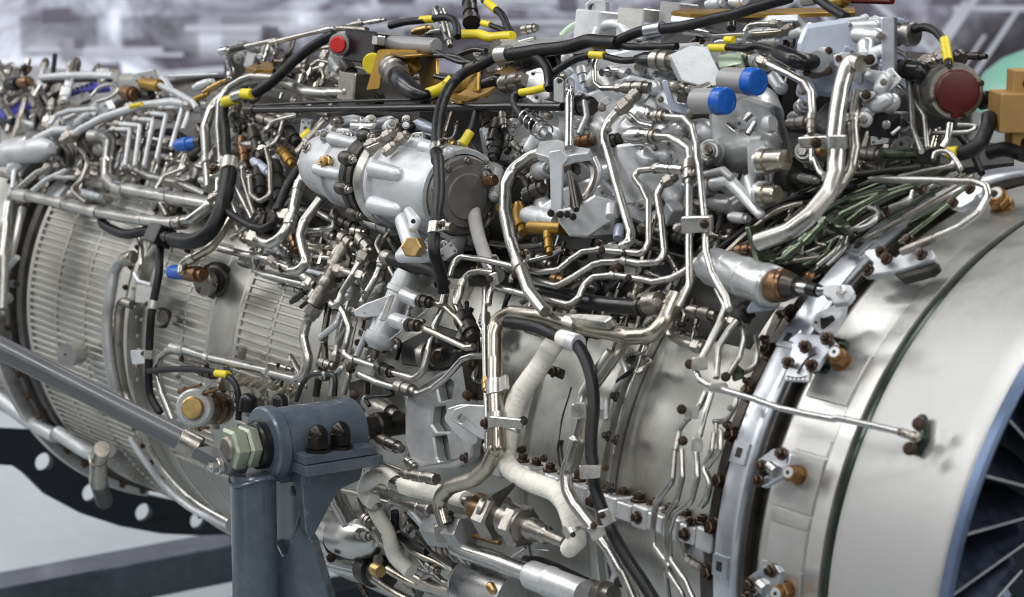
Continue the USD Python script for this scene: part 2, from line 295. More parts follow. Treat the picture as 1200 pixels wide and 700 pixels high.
def plate(s, h=.03, thick=.006, n='o', mat='cast_alloy', name='plate', par=None, rnd=.003, holes='', bev=.0012, hw=20, cut=()):
    q = px_of(s); x, y = np.mean([a[0] for a in q]), np.mean([a[1] for a in q]); c = P(x, y, h); N = nvec(c, n); ax = np.array(basis(N))
    loc = lambda a, b: (ax[:2]@(Pplane(a, b, c, N)-c))
    g = Polygon([loc(a[0], a[1]) for a in q]).buffer(0)
    if rnd: g = g.buffer(-rnd).buffer(2*rnd).buffer(-rnd) if g.buffer(-rnd).area > 0 else g
    for t in cut: g = g.difference(Polygon([loc(a[0], a[1]) for a in px_of(t)]).buffer(-.002).buffer(.002))
    for t in holes.split():
        if ':' in t: tl = t
        a = px_of((t if ':' in t else tl[:2]+t))[0]; g = g.difference(Point(*loc(a[0], a[1])).buffer(wr(hw, c), 6)); tl = t if ':' in t else tl
    return obj(name, prism(g, c, ax, thick, bev), mat, ENG if par is None else par, smooth=25)
def lathe(s, w, prof='can', h=.04, mat='cast_alloy', name='canister', par=None, n=28):
    """turned piece between two points; prof: (t, share of the half width) or the name of a common one"""
    a, b = pts(s, h); r = wr(w, (a+b)/2); L = np.linalg.norm(b-a); e = min(.25*r/L, .2)
    pr = {'can': [(0, .9), (e, 1), (1-e, 1), (1, .88)], 'dome': [(0, 1), (.55, 1), (.75, .93), (.88, .75), (.96, .45), (1, .05)], 'ring': [(0, 1), (1, 1)],
          'plug': [(0, .8), (.12, .8), (.12, 1), (.4, 1), (.4, .86), (.5, .86), (.5, .95), (.8, .95), (.8, .7), (1, .66)],
          'step': [(0, .72), (.2, .72), (.2, 1), (.62, 1), (.66, .9), (.8, .9), (.8, .6), (1, .6)]}; pr = pr[prof] if isinstance(prof, str) else prof
    return obj(name, lathe3(a, b, [(t, q*r) for t, q in pr], n), mat, ENG if par is None else par)
def hexnut(s, w, h=.04, mat='dull_steel', name='nut', par=None):
    a, b = pts(s, h); return obj(name, hexbar(a, b, wr(w, a)), mat, ENG if par is None else par, smooth=20)
def blob(s, ws, h=.03, mat='cast_alloy', name='casting', par=None):
    c = pts(s, h); r = [wr(w, p) for w, p in zip(ws if hasattr(ws, '__len__') else [ws]*len(c), c)]
    return obj(name, chain(c, r), mat, ENG if par is None else par, smooth=60)
def block(s, size, h=.03, mat='cast_alloy', name='block', par=None, ax=None, bev=.12):
    """box at one point; size (mm) along the engine, along the surface upwards, outwards"""
    c = pts(s, h)[0]; n = nrm(c); n = unit([0, -1, .12]) if abs(n[2]-N0[1]) < 1e-6 else n; A = np.array([[1., 0, 0], np.cross(n, [1., 0, 0]), n]) if ax is None else np.array(ax)
    return obj(name, boxm(c, A, np.array(size)/1000., bev), mat, ENG if par is None else par, smooth=20)
def tape(s, w, h=.04, mat='yellow_tape', name='tape', par=None):
    c = pts(s, h); p = smoothc(c, 6); return obj(name, sweep(p, wr(w, c[0]), 14), mat, ENG if par is None else par)

# ---------------------------------------------------------------- the setting
def fl(px, py, z): return Pplane(px, py, (0, 0, z), (0, 0, 1))
v = np.array([[-9, -4, 0], [6, -4, 0], [6, 9, 0], [-9, 9, 0]], float)
floor = obj('floor', trimesh.Trimesh(v, [[0, 1, 2], [0, 2, 3]], process=False), 'floor_paint'); tag(floor, 'pale grey exhibition floor below the engine', 'floor', kind='structure')
# ---------------------------------------------------------------- the engine: casings
ENG = thing('jet_engine', 'silver jet engine packed with steel pipes, black cables and accessories, fan casing at right', 'jet engine', (.2, 0, AX-.46))
def cas(name, prof, mat, a0=-180, a1=180, n=180, sm=30): return obj(name, revolve(prof, a0, a1, n), mat, ENG, smooth=sm)
cas('fan_casing', [(1.289, .450), (1.289, .4590), (1.292, .4612), (1.302, .4628), (1.46, .4945), (1.484, .4985), (1.492, .4985), (1.495, .496), (1.495, .486)], 'fan_alloy', n=260)
cas('fan_lip', [(1.4955, .4975), (1.500, .4970), (1.506, .4955), (1.509, .492), (1.507, .488), (1.46, .478), (1.40, .462)], 'blue_lip', n=260)
cas('seal_groove', [(1.2695, .446), (1.272, .4475), (1.274, .4525), (1.277, .4542), (1.280, .4525), (1.2825, .4475), (1.2895, .4465)], 'green_band', n=260)
cas('intermediate_casing', [(1.15, .445), (1.16, .4495), (1.238, .4515), (1.2385, .4485), (1.2405, .4485), (1.241, .4535), (1.2685, .4565), (1.270, .453), (1.270, .44)], 'sheet_alloy', n=260)
cas('channel_ring', [(1.128, .42), (1.128, .440), (1.134, .440), (1.1345, .4555), (1.139, .4555), (1.1395, .442), (1.150, .442), (1.151, .42)], 'dark_steel', n=260)
cas('clamp_band', [(1.084, .44), (1.0845, .453), (1.088, .4585), (1.092, .4605), (1.116, .4605), (1.122, .458), (1.127, .450), (1.1275, .44)], 'band_steel', n=260)
cas('front_flange', [(1.03, .40), (1.03, .418), (1.046, .419), (1.047, .438), (1.062, .438), (1.0625, .436), (1.083, .436), (1.083, .40)], 'dark_steel', n=260)
cas('compressor_casing', [(.83, .39), (.831, .4125), (.84, .4135), (1.03, .4185)], 'casing_steel', n=220)
cas('middle_flange', [(.792, .39), (.793, .424), (.796, .4255), (.808, .4255), (.81, .424), (.811, .4165), (.824, .4165), (.826, .4235), (.8285, .4235), (.83, .39)], 'casing_steel', n=220)
cas('diffuser_casing', [(.36, .36), (.36, .392), (.375, .396), (.60, .400), (.602, .4065), (.612, .4065), (.614, .401), (.72, .404), (.792, .410)], 'casing_steel', n=220)
cas('bleed_casing', [(.06, .38), (.062, .4015), (.08, .405), (.10, .405), (.104, .396), (.20, .394), (.205, .402), (.215, .402), (.22, .392), (.36, .39)], 'casing_steel', n=200)
cas('rear_casing', [(-.56, .38), (-.54, .398), (-.30, .397), (-.16, .397), (.058, .3985), (.06, .38)], 'panel_steel', n=200)
cas('rear_flange', [(-.60, .38), (-.598, .408), (-.594, .412), (-.585, .412), (-.584, .404), (-.570, .404), (-.569, .416), (-.556, .416), (-.553, .412), (-.552, .39)], 'rib_steel', n=220)
cas('turbine_casing', [(-1.02, .37), (-1.015, .395), (-.60, .398), (-.598, .38)], 'panel_steel', n=200)
cas('turbine_flange', [(-1.085, .37), (-1.084, .408), (-1.08, .412), (-1.06, .412), (-1.058, .400), (-1.04, .400), (-1.039, .406), (-1.016, .406), (-1.012, .398), (-1.006, .396), (-1.005, .37)], 'dark_steel', n=220)
cas('afterburner_casing', [(-2.3, .36), (-1.5, .385), (-1.40, .387), (-1.398, .395), (-1.38, .395), (-1.378, .387), (-1.12, .39), (-1.108, .372)], 'casing_steel', n=180)
# raised ribs of the casing panels
def ribs(s0, s1, R, a0, a1, step, hgt=.0034, tk=.0050):
    a = a0
    while a < a1:
        sa = math.radians(a); up = np.array([0, math.sin(sa), math.cos(sa)]); n = np.array([0, -math.cos(sa), math.sin(sa)])
        c = np.array([(s0+s1)/2, 0, AX])+n*(R+hgt/2-.0008); obj('cooling_rib', boxm(c, [[1, 0, 0], up, n], (s1-s0, tk, hgt+.0016), .35), 'rib_steel', ENG, smooth=20); a += step
for s0, s1 in ((-1.005, -.885), (-.880, -.765), (-.76, -.628)): ribs(s0, s1, .3965, -62, 40, 1.85)
for s0, s1 in ((-.50, -.392), (-.386, -.30)): ribs(s0, s1, .3975, -26, 34, 2.0)
for s0, s1 in ((-.205, -.105), (-.10, .0)): ribs(s0, s1, .3977, -20, 34, 2.0)
for s0, s1 in ((-1.006, -.992), (-.640, -.603), (-.51, -.497), (-.305, -.292), (-.213, -.202), (.0, .01)): obj('panel_edge', ringsec(s0, s1, .39, .4008, -80, 60, 80), 'rib_steel', ENG)
for s in (-.8825, -.7625, -.389, -.1025): obj('casing_seam', ringsec(s-.003, s+.003, .39, .3995, -80, 60, 80), 'rib_steel', ENG)
for s0, s1 in ((-.292, -.215), (.01, .05)): obj('smooth_band', ringsec(s0, s1, .39, .4005, -80, 60, 80), 'casing_steel', ENG)
for s, R, a0, a1, st, r, ax in ((-1.07, .4125, -70, 60, 6.5, .0062, 'o'), (-.590, .412, -70, 50, 5, .004, 'o'), (1.06, .4385, -50, 66, 7.2, .0085, 'o')):
    a = a0
    while a < a1: n = nrm(onring(s, a, R)); n = np.array([0, -math.cos(math.radians(a)), math.sin(math.radians(a))]); bolt3(onring(s, a, R), n, r); a += st
# ---------------------------------------------------------------- fan blades behind the lip
FC0 = Pplane(1270, 588, (1.36, 0, 0), (1, 0, 0))
for k in range(21):
    an = math.radians(148-k*25.5 if False else 178-k*24.5+ (0 if k else 0)); e = None
    o_ = np.array([0, -math.cos(math.radians(64-k*7.6)), math.sin(math.radians(64-k*7.6))])*.481+[1.499, 0, AX]; dirn = unit(FC0-o_); tn = np.cross([1., 0, 0], dirn); pr = []
    for t in np.linspace(0, 1, 6):
        c = o_+dirn*t*.20; tw = math.radians(52-14*t); dv = np.array([-math.cos(tw), 0, 0])+tn*math.sin(tw)+dirn*.35; nn = unit(np.cross(dv, dirn)); L = .060-.015*t
        pr += [c-nn*.0016, c+dv*L*.5+nn*.004, c+dv*L, c+nn*.0016]
    v = np.array(pr); f = []
    for i in range(5):
        for j in range(4): q = [4*i+j, 4*i+(j+1) % 4, 4*i+4+(j+1) % 4, 4*i+4+j]; f += [[q[0], q[1], q[2]], [q[0], q[2], q[3]]]
    B = obj('fan_blade', trimesh.Trimesh(v, f, process=False), 'blade', ENG, smooth=40); obj('blade_edge', sweep(np.array([o_, o_+dirn*.20]), .0017, 8), 'pale_cast', B)
obj('fan_drum', revolve([(1.40, .463), (1.39, .02)], -180, 180, 90), 'plate_paint', ENG)
# ---------------------------------------------------------------- hall wall behind, engine stand
def wallmat():
    n = {'g': ('geometry', {}), 'mp': ('mapping', {'scale': (1., 1., 2.2)}), 'n': ('noise_texture', {'scale': 1.5, 'detail': 6., 'roughness': .66, 'distortion': .5}),
         'r': ('rgb_ramp', {'ramp': [(.36, (.03, .026, .036)), (.46, (.13, .12, .15)), (.55, (.36, .37, .43)), (.66, (.70, .72, .80))]}),
         'sx': ('separate_xyz', {}), 'gr': ('math', {'math_type': 'multiply_add', 'value2': -.04, 'value3': .15}), 'ad': ('math', {'math_type': 'add'}),
         'mb': ('mapping', {'rotation': (0, 0, .02), 'scale': (1, 1, 1)}), 'cx': ('combine_xyz', {}), 'b': ('brick_texture', {'scale': 1.0, 'color1': (.8, .8, .8), 'color2': (.5, .5, .52), 'mortar': (1.25, 1.25, 1.3), 'mortar_size': .045, 'mortar_smooth': .3, 'brick_width': .34, 'row_height': .24, 'offset': .3}),
         'w': ('wave_texture', {'scale': .9, 'distortion': 5., 'detail': 4., 'detail_scale': .8, 'detail_roughness': .6}), 'wr': ('rgb_ramp', {'ramp': [(.0, (.45,)*3), (.80, (.8,)*3), (.97, (1.5,)*3)]}),
         'm1': ('mix_color', {'blend_type': 'multiply', 'fac': .8}), 'm2': ('mix_color', {'blend_type': 'multiply', 'fac': .55}), 'p': ('principled_bsdf', {'roughness': .6})}
    L = [('g.position', 'mp.vector'), ('mp.vector', 'n.vector'), ('g.position', 'sx.vector'), ('sx.y', 'gr.value1'), ('n.fac', 'ad.value1'), ('gr.value', 'ad.value2'), ('ad.value', 'r.fac'),
         ('sx.y', 'cx.x'), ('sx.z', 'cx.y'), ('cx.vector', 'b.vector'), ('g.position', 'w.vector'), ('w.fac', 'wr.fac'), ('r.color', 'm1.a'), ('b.color', 'm1.b'), ('m1.result', 'm2.a'), ('wr.color', 'm2.b'), ('m2.result', 'p.base_color')]
    return usdkit.material(stage, '/World/Looks/mural_print', n, L, surface='p.BSDF')
MAT['mural_print'] = wallmat()
hz = unit([FWD[0], FWD[1], 0]); sd = np.array([hz[1], -hz[0], 0]); wc = np.array([CAM[0], CAM[1], 0])+hz*10.5+[0, 0, 2.2]
tag(obj('mural_wall', boxm(wc+hz*.05, [sd, hz, [0, 0, 1]], (16, .1, 4.4), .01), 'mural_print'), 'out of focus wall printed with a grey mural of a factory hall', 'wall')
WALL = stage.GetPrimAtPath('/World/mural_wall'); Rw = random.Random(5)
def wpt(px, py): return Pplane(px, py, wc, hz)
for m_, n_ in (('print_mid', 26), ('print_dark', 26), ('print_light', 52)):
    parts = []
    for k in range(n_):
        c_ = wpt(Rw.uniform(-120, 1320), Rw.uniform(-60, 130)); slant = Rw.choice([0, 0, 0, 0, .08, -.1]) if c_@RGT < wc@RGT+.3 else Rw.choice([0, .6, -.7, 1.0, -1.1, .4]); w_, h_ = (Rw.uniform(.12, .9), Rw.uniform(.008, .03)) if m_ == 'print_light' else (Rw.uniform(.04, .16), Rw.uniform(.03, .10))
        u_ = sd*math.cos(slant)+np.array([0, 0, 1])*math.sin(slant); parts.append(boxm(c_-hz*.003*(1+k % 3), [u_, hz, np.cross(u_, hz)], (w_, .004, h_), .02))
    obj('printed_shapes', cat(*parts), m_, WALL)
for i, (a, e) in enumerate(((-3.5, 22), (3.5, 18))): lamp('wall_lamp'+('_%03d' % i if i else ''), wc+sd*a-hz*3.2+[0, 0, 1.9], wc+sd*a-[0, 0, .6], 4, .6, e)
T0 = P(465, 497, 0.)
def TR(y): return np.array([T0[0], y, T0[2]])
ST = thing('engine_stand', 'blue grey steel support post with clamp collar and big green nut holding the engine', 'engine stand', (T0[0], -.65, 0))
def plane_plate(s, p0, n, thick, mat, name, par, rnd=.004, bev=.0015, holes=()):
    q = px_of(s); N = unit(n); ax = np.array(basis(N)); loc = lambda a, b: ax[:2]@(Pplane(a, b, p0, N)-p0); p0 = np.asarray(p0, float)
    g = Polygon([loc(a[0], a[1]) for a in q]).buffer(0)
    if rnd: g = g.buffer(-rnd).buffer(2*rnd).buffer(-rnd)
    for hs, r in holes:
        a = px_of(hs)[0]; g = g.difference(Point(*loc(a[0], a[1])).buffer(r, 12))
    return obj(name, prism(g, p0, ax, thick, bev), mat, par, smooth=25)
def cyl(a, b, r, mat, name, par, ch=.003, n=40):
    L = np.linalg.norm(np.subtract(b, a)); e = min(ch/L, .3); return obj(name, lathe3(a, b, [(0, r-ch), (e, r), (1-e, r), (1, r-ch)], n), mat, par)
cyl(TR(-.632), TR(-.49), .047, 'stand_paint', 'collar', ST, n=64)
cyl(TR(-.636), TR(-.615), .0515, 'stand_paint', 'collar_ring', ST, n=64)
cyl(TR(-.650), TR(-.630), .034, 'black_plastic', 'washer', ST); cyl(TR(-.50), TR(-.405), .0165, 'dark_steel', 'pivot_pin', ST); cyl(TR(-.455), TR(-.435), .021, 'dark_steel', 'pivot_ring', ST)
nt = obj('hex_nut', hexbar(TR(-.690), TR(-.668), .0305), 'green_nut', ST, smooth=20); obj('hex_nut', hexbar(TR(-.667), TR(-.648), .0305), 'green_nut', ST, smooth=20)
cyl(TR(-.694), TR(-.66), .0175, 'dull_steel', 'pin_end', ST)
pz = T0[2]
tq = np.linspace(0, 2*np.pi, 40); obj('weld_bead', sweep(np.array([[T0[0]+.002+.034*math.cos(q), -.652+.0325*math.sin(q), pz-.046+.006*math.cos(2*q)+.0005*math.sin(23*q)] for q in tq]), .0024, 8), 'stand_paint', ST)
cyl((T0[0]+.002, -.652, 0), (T0[0]+.002, -.652, pz-.038), .0315, 'stand_paint', 'post', ST, n=48)
# plates of the bracket: seat plates, side plate, gusset
obj('seat_plate', boxm((T0[0]+.042, -.556, pz-.012), np.eye(3), (.070, .112, .012), .12), 'stand_paint', ST)
obj('seat_plate', boxm((T0[0]+.042, -.551, pz-.0265), np.eye(3), (.078, .122, .0150), .12), 'stand_paint', ST)
obj('saddle', boxm((T0[0]-.005, -.56, pz-.03), np.eye(3), (.05, .12, .05), .1), 'stand_paint', ST)
plane_plate('s:250,110 330,90 430,118 424,275 350,548 300,560 300,250', np.array([T0[0]+.03, -.603, .9]), (0, -1, 0), .012, 'stand_paint', 'side_plate', ST, holes=[('s:380,243', .0075)])
plane_plate('s:416,150 690,118 672,195 575,240 462,455 436,420 424,275', np.array([T0[0]+.055, -.52, .9]), (1, 0, 0), .014, 'stand_paint', 'gusset', ST)
plane_plate('s:290,430 345,540 420,300 432,410 465,460 550,740 280,740', np.array([T0[0]+.045, -.585, .8]), (.6, -.8, 0), .02, 'stand_paint', 'rear_leg', ST)
for X, Y in ((.060, -.582), (.060, -.546)):
    b = np.array([T0[0]+X, Y, pz-.006]); o = obj('dome_nut', cat(lathe3(b, b+[0, 0, .004], [(0, .0175), (1, .0175)], 24), hexbar(b+[0, 0, .004], b+[0, 0, .023], .0155), lathe3(b+[0, 0, .022], b+[0, 0, .038], [(0, .0135), (.35, .013), (.65, .0105), (.88, .006), (1, .001)], 20)), 'black_bolt', ST)
q1 = Pplane(226, 522, TR(-.70), (0, -1, 0)); q0 = Pplane(0, 408, q1, FWD); q0 = q1+(q0-q1)*1.35
S2 = thing('support_strut', 'long dark grey tubular strut running from the post to the left edge', 'strut', q1)
dv = unit(q0-q1); obj('tube', sweep(np.array([q1+dv*.02, q0]), .0162, 32), 'strut_paint', S2)
cyl(q1-dv*.012, q1+dv*.022, .0172, 'dull_steel', 'end_sleeve', S2); obj('end_rod', sweep(np.array([q1, q1-dv*.045]), .0105, 20), 'dark_steel', S2)
fb = Pplane(258, 546, TR(-.70), (0, -1, 0)); obj('fork', boxm(fb+[0, .012, 0]+dv*.012, [dv, [0, 1, 0], np.cross(dv, [0, 1, 0])], (.06, .03, .028), .2), 'strut_paint', S2)
bolt3(fb+[0, -.004, 0], (0, -1, 0), .0085, 'bright_steel', S2, 'fork_bolt')
# cradle plate with round holes and the beam on the floor
CP = np.array([-1.45, 0, .6])
cr = plane_plate('p:-120,470 0,503 41,505 62,514 72,527 86,543 108,556 163,578 209,588 262,596 330,596 400,580 420,600 330,630 266,627 236,628 190,626 141,617 95,602 54,580 30,556 16,546 0,545 -120,545', CP, (1, 0, 0), .02, 'plate_paint', 'cradle_plate', None, rnd=.004, holes=[('p:52,542', .0195), ('p:107,578', .0195), ('p:169,601', .0195), ('p:233,610', .0195)])
tag(cr, 'black curved cradle plate with round holes under the rear of the engine', 'cradle')
b0, b1 = fl(0, 690, .25), fl(265, 640, .25); bd = unit(b1-b0); bn = np.array([bd[1], -bd[0], 0]); bn = bn if bn[0] > 0 else -bn
bm = obj('base_beam', boxm((b0+b1)/2-bn*.06+bd*.5-[0, 0, .045], [bd, -bn, [0, 0, 1]], (4.5, .12, .09), .06), 'stand_paint'); tag(bm, 'dark blue grey steel beam crossing low behind the post', 'beam')
bm = obj('base_rail', boxm((b0+b1)/2+bn*.05+bd*.5-[0, 0, .15], [bd, -bn, [0, 0, 1]], (4.5, .10, .05), .06), 'plate_paint'); tag(bm, 'black low rail just in front of the dark blue grey beam', 'rail')

# blurred machine behind, at the right edge
gm = CAM+unit(ray(1203, 128))*6.6; GMZ = gm[2]
GM = thing('green_machine', 'blurred pale green domed machine far behind at the right edge', 'machine', (gm[0], gm[1], 0)); ub = np.array([0, 0, 1.])
obj('dome', lathe3(gm, gm+[0, 0, .15], [(0, .14), (.3, .135), (.6, .11), (.85, .065), (1, .01)], 40), 'teal_paint', GM); obj('body', lathe3([gm[0], gm[1], 0], gm, [(0, .20), (.9, .20), (.92, .15), (1, .15)], 40), 'grey_cast', GM)
for k, (dx, dz, sz, m) in enumerate(((-.16, .06, .05, 'pale_cast'), (-.20, .03, .05, 'red_button'), (-.13, .01, .06, 'dark_cast'), (-.22, .07, .04, 'pale_cast'), (-.18, -.02, .08, 'dark_cast'), (-.25, -.01, .07, 'grey_cast'))): obj('fitting', boxm(gm+RGT*dx+[0, 0, dz], np.array([RGT, [-RGT[1], RGT[0], 0], [0, 0, 1]]), (sz, sz, sz*.8), .2), m, GM)
obj('pipe', sweep(bent([gm+RGT*-.10+[0, 0, -.1], gm+RGT*-.24+[0, 0, -.04], gm+RGT*-.26+[0, 0, -.3]], .03), .02, 12), 'dark_steel', GM)
# ---------------------------------------------------------------- dark gear case under the accessories (seen only between them)
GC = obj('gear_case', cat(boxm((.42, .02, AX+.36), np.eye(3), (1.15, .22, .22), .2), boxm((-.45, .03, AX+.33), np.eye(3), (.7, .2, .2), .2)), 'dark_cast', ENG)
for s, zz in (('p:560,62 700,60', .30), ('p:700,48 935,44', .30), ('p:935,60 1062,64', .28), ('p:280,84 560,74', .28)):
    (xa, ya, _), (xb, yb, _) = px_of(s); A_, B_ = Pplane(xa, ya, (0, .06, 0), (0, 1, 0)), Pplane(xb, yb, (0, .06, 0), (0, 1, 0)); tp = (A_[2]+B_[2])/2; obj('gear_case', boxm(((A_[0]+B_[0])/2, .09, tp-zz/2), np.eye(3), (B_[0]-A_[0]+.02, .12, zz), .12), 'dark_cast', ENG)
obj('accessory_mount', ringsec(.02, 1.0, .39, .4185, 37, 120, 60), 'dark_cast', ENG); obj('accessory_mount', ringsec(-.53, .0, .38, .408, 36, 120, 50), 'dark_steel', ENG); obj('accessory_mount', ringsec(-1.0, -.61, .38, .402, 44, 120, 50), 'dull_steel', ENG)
def plug_thing(s, lab):
    global LAST
    LAST = thing('blanking_plug', lab, 'plug', pts(s, .06)[0])
# ---------------------------------------------------------------- upper left: rear end accessories (out of focus in the photograph)
pipe('a:175,335 320,325 490,328', 26, .06, 'pale_cast', soft=True)
pipe('a:190,352 480,345', 16, .03, 'black_rubber', 'cable', soft=True)
lathe('a:30,365 90,360', 60, 'step', .05, 'black_plastic', 'sensor'); lathe('a:85,358 135,350', 50, 'step', .06, 'copper', 'sensor_cap')
plate('a:30,455 150,445 410,348 460,352 470,378 250,405 90,480', .0, .01, 'u', 'indigo_sheet', 'cover_strip'); plate('a:-30,480 60,440 150,415 160,440 70,475 -20,530', .01, .01, 'u', 'indigo_sheet', 'cover_strip')
pipe('a:175,370 148,420 150,465', 20, .06, 'steel_tube')
for k in range(9): bolts('a:%d,%d' % (235+k*20, 415-k*6), .01, 16, 'u', 'dark_steel', long=1.4)
plate('a:0,505 120,470 185,520 180,575 60,610 0,620', .02, .01, 'u', 'sheet_alloy', 'cover_plate'); plate('a:185,455 380,395 430,440 300,500 200,540', .01, .01, 'u', 'sheet_alloy', 'cover_plate')
plate('a:0,590 170,560 150,620 40,680 0,690', .03, .01, 'u', 'sheet_alloy', 'cover_plate')
lathe('a:690,370 615,362', 56, 'can', .07, 'gold_chromate', 'sensor'); lathe('a:585,408 525,395', 66, 'step', .06, 'copper', 'sensor'); lathe('a:655,412 585,405', 44, 'can', .05, 'black_plastic', 'connector')
pipe('a:690,370 760,400 832,440 850,470', 26, .07, 'pale_cast'); pipe('a:395,415 430,380 480,365 510,385 480,420 420,440', 16, .07, 'steel_tube', soft=True)
pipe('a:290,600 350,560 440,512 600,458 740,440 830,452', 34, .06, 'pale_cast', ends='01'); pipe('a:215,540 240,500 300,480 420,470', 22, .05, 'pale_cast'); pipe('a:150,605 230,565 300,560', 32, .05, 'pale_cast')
tape('a:565,460 612,450', 22, .075); tape('a:0,660 30,652', 24, .06)
pipe('a:440,500 560,470 640,430 660,405', 16, .05, 'black_rubber', 'cable', soft=True)
for s in ('490,560 562,560 540,720', '505,535 605,543 582,720', '590,515 662,520 622,720', '640,490 718,497 676,690', '700,465 790,462 738,640', '760,440 830,445 790,560'): pipe('a:'+s, 20, .055, 'pale_cast', ends='0')
for s in ('470,600 460,720 f:470,150', '620,600 600,700', '700,560 690,660'): pipe('a:'+s, 12, .02, 'dull_steel')
pipe('a:395,590 452,588 474,620 470,700 f:462,80 465,150 505,185 560,196 700,222 900,255 960,260', 58, .06, 'steel_tube', ends='', bend=1.5)
for s in ('f:505,185 545,194', 'f:690,218 735,228', 'a:440,585 472,600'): lathe(s, 68, 'ring', .06, 'bright_steel', 'collar')
lathe('a:-30,675 225,640', 110, [(0, .8), (.1, .95), (.3, .95), (.32, 1.04), (.4, 1.04), (.42, .95), (.7, .93), (.72, 1.0), (.8, 1), (.9, .8), (1, .4)], .07, 'pale_cast', 'canister')
lathe('f:40,110 110,60', 60, 'step', .06, 'pale_cast', 'fitting'); lathe('f:30,10 130,-10', 70, 'can', .05, 'sheet_alloy', 'fitting')
th = np.linspace(0, 5*np.pi, 70); c0 = P(85, 182, .07)
obj('coil', sweep(c0+np.stack([.018*np.cos(th)+th*.0006, -.0015*th, .018*np.sin(th)], 1), .0045, 8), 'dark_steel', ENG)
pipe('f:255,15 300,8 350,30 375,80 350,150 315,190 330,215 375,250', 20, .07, 'dull_steel', soft=True)
pipe('f:80,190 160,120 215,100', 26, .06, 'steel_tube', ends='1'); pipe('f:55,190 60,120 90,60', 22, .06, 'pale_cast'); pipe('f:130,210 200,150 290,110 330,60', 24, .05, 'pale_cast'); pipe('f:220,140 330,140', 20, .05, 'steel_tube')
plate('f:180,205 250,150 285,175 230,260 190,240', .03, .012, 'o', 'grey_cast', 'bracket'); lathe('f:300,215 340,200', 40, 'step', .06, 'sheet_alloy', 'fitting', n=20)
# rod linkage on the skyline
pipe('a:965,222 1030,208 1179,176 b:290,185 430,150 520,130', 20, .10, 'steel_tube', 'link_rod', soft=True); lathe('a:952,222 985,216', 36, 'can', .10, 'bright_steel', 'rod_end'); lathe('b:500,135 560,122', 30, 'step', .10, 'bright_steel', 'rod_end'); lathe('a:1000,215 1060,200', 28, 'ring', .10, 'dark_steel', 'lock_nut')
lathe('a:970,225 1000,320', 26, 'plug', .095, 'bright_steel', 'pivot_pin'); lathe('a:1000,300 990,345', 40, 'step', .08, 'bright_steel', 'fitting'); lathe('b:285,185 305,240', 30, 'plug', .09, 'bright_steel', 'pivot_pin')
plate('a:1060,290 1120,265 1179,270 1179,300 1100,300', .08, .008, 'z', 'gold_chromate', 'bracket'); bolts('a:1115,275', .09, 24, 'z', 'dark_steel')
for s, w, m in (('a:730,330 940,320', 16, 'pale_cast'), ('a:840,380 920,350', 40, 'pale_cast'), ('a:880,400 980,345', 30, 'brass'), ('a:830,435 900,405', 26, 'gold_chromate'), ('b:620,110 700,95', 26, 'dull_steel'), ('b:690,100 780,85', 22, 'steel_tube')): lathe(s, w, 'step', .07, m, 'fitting')
# two thick pipes and the hose at x = 240..260
pipe('f:905,190 a:895,700 885,560 915,460 985,400 1060,350 1120,338 b:260,340 330,348 440,398 540,402 625,398', 44, .085, 'steel_tube', bend=2.6); lathe('b:610,400 660,395', 58, 'plug', .085, 'dull_steel', 'fitting'); block('b:655,380', (50, 45, 40), .08, 'dull_steel', 'fitting_block')
pipe('f:965,60 a:955,700 942,560 945,450 975,385 1040,345 1085,328 b:340,335', 27, .10, 'steel_tube')
lathe('b:180,345 210,340', 56, 'ring', .085, 'bright_steel', 'collar')
pipe('b:560,150 500,180 440,220 380,270 330,318 270,370 215,405', 42, .115, 'black_rubber', 'cable', soft=True); tape('b:205,407 165,405', 46, .115); lathe('b:165,405 125,420', 48, 'ring', .112, 'clamp_steel', 'clip'); tape('b:132,428 85,442', 50, .108)
pipe('b:95,430 82,490 92,580 95,690 g:95,30 f:990,90', 36, .10, 'black_rubber', 'cable', soft=True)
pipe('f:992,85 985,150 955,280 905,375 835,415 752,410', 66, .105, 'black_rubber', 'cable', soft=True); clamp('f:985,95', (-1, 0, .3))
for s in ('f:905,60', 'f:962,70'): clamp(s, (.6, 0, .3), bolt=False, k=0)
plug_thing('a:765,630 850,615', 'small blue plastic plug beside the two thick vertical pipes at upper left'); lathe('a:765,630 850,615', 62, [(0, .8), (.1, .9), (.3, .9), (.32, 1), (.6, 1), (.62, .8), (.9, .8), (1, .6)], .08, 'blue_plastic', 'plug_body', LAST); lathe('a:845,615 880,610', 50, 'step', .08, 'dark_steel', 'fitting')
# long clamped pipe across the ribbed casing
pipe('l:10,80 f:15,480 28,340 38,240 62,215 110,218 260,252 400,287 600,322 750,338 830,322 905,262 940,190 958,100', 44, .07, 'steel_tube', bend=1.8)
for s in ('f:75,216 125,222', 'f:395,285 425,292', 'f:255,250 280,256'): lathe(s, 56, 'ring', .07, 'clamp_steel', 'collar')
lathe('f:610,322 755,338', 54, [(0, 1), (.08, 1), (.08, .9), (.9, .9), (.9, 1.05), (1, 1.05)], .07, 'steel_tube', 'sleeve'); lathe('f:755,338 800,334', 64, 'step', .07, 'dull_steel', 'union')
pipe('f:800,100 705,138 672,190 690,250 722,305', 18, .06, 'steel_tube', ends='0'); pipe('f:560,95 660,140 760,160 890,215', 30, .04, 'steel_tube'); pipe('f:600,120 720,160 800,175', 36, .03, 'nickel_tube', ends='01')
pipe('f:440,310 450,345 540,385 640,372 705,390', 40, .055, 'black_rubber', 'cable', soft=True); pipe('f:700,385 690,470 685,560 660,690 l:650,150 642,330 648,450 690,530', 34, .05, 'black_rubber', 'cable', soft=True, n=14)
block('f:690,390', (40, 34, 34), .06, 'black_plastic', 'connector'); lathe('f:705,395 760,405', 44, 'plug', .07, 'dark_steel', 'connector')
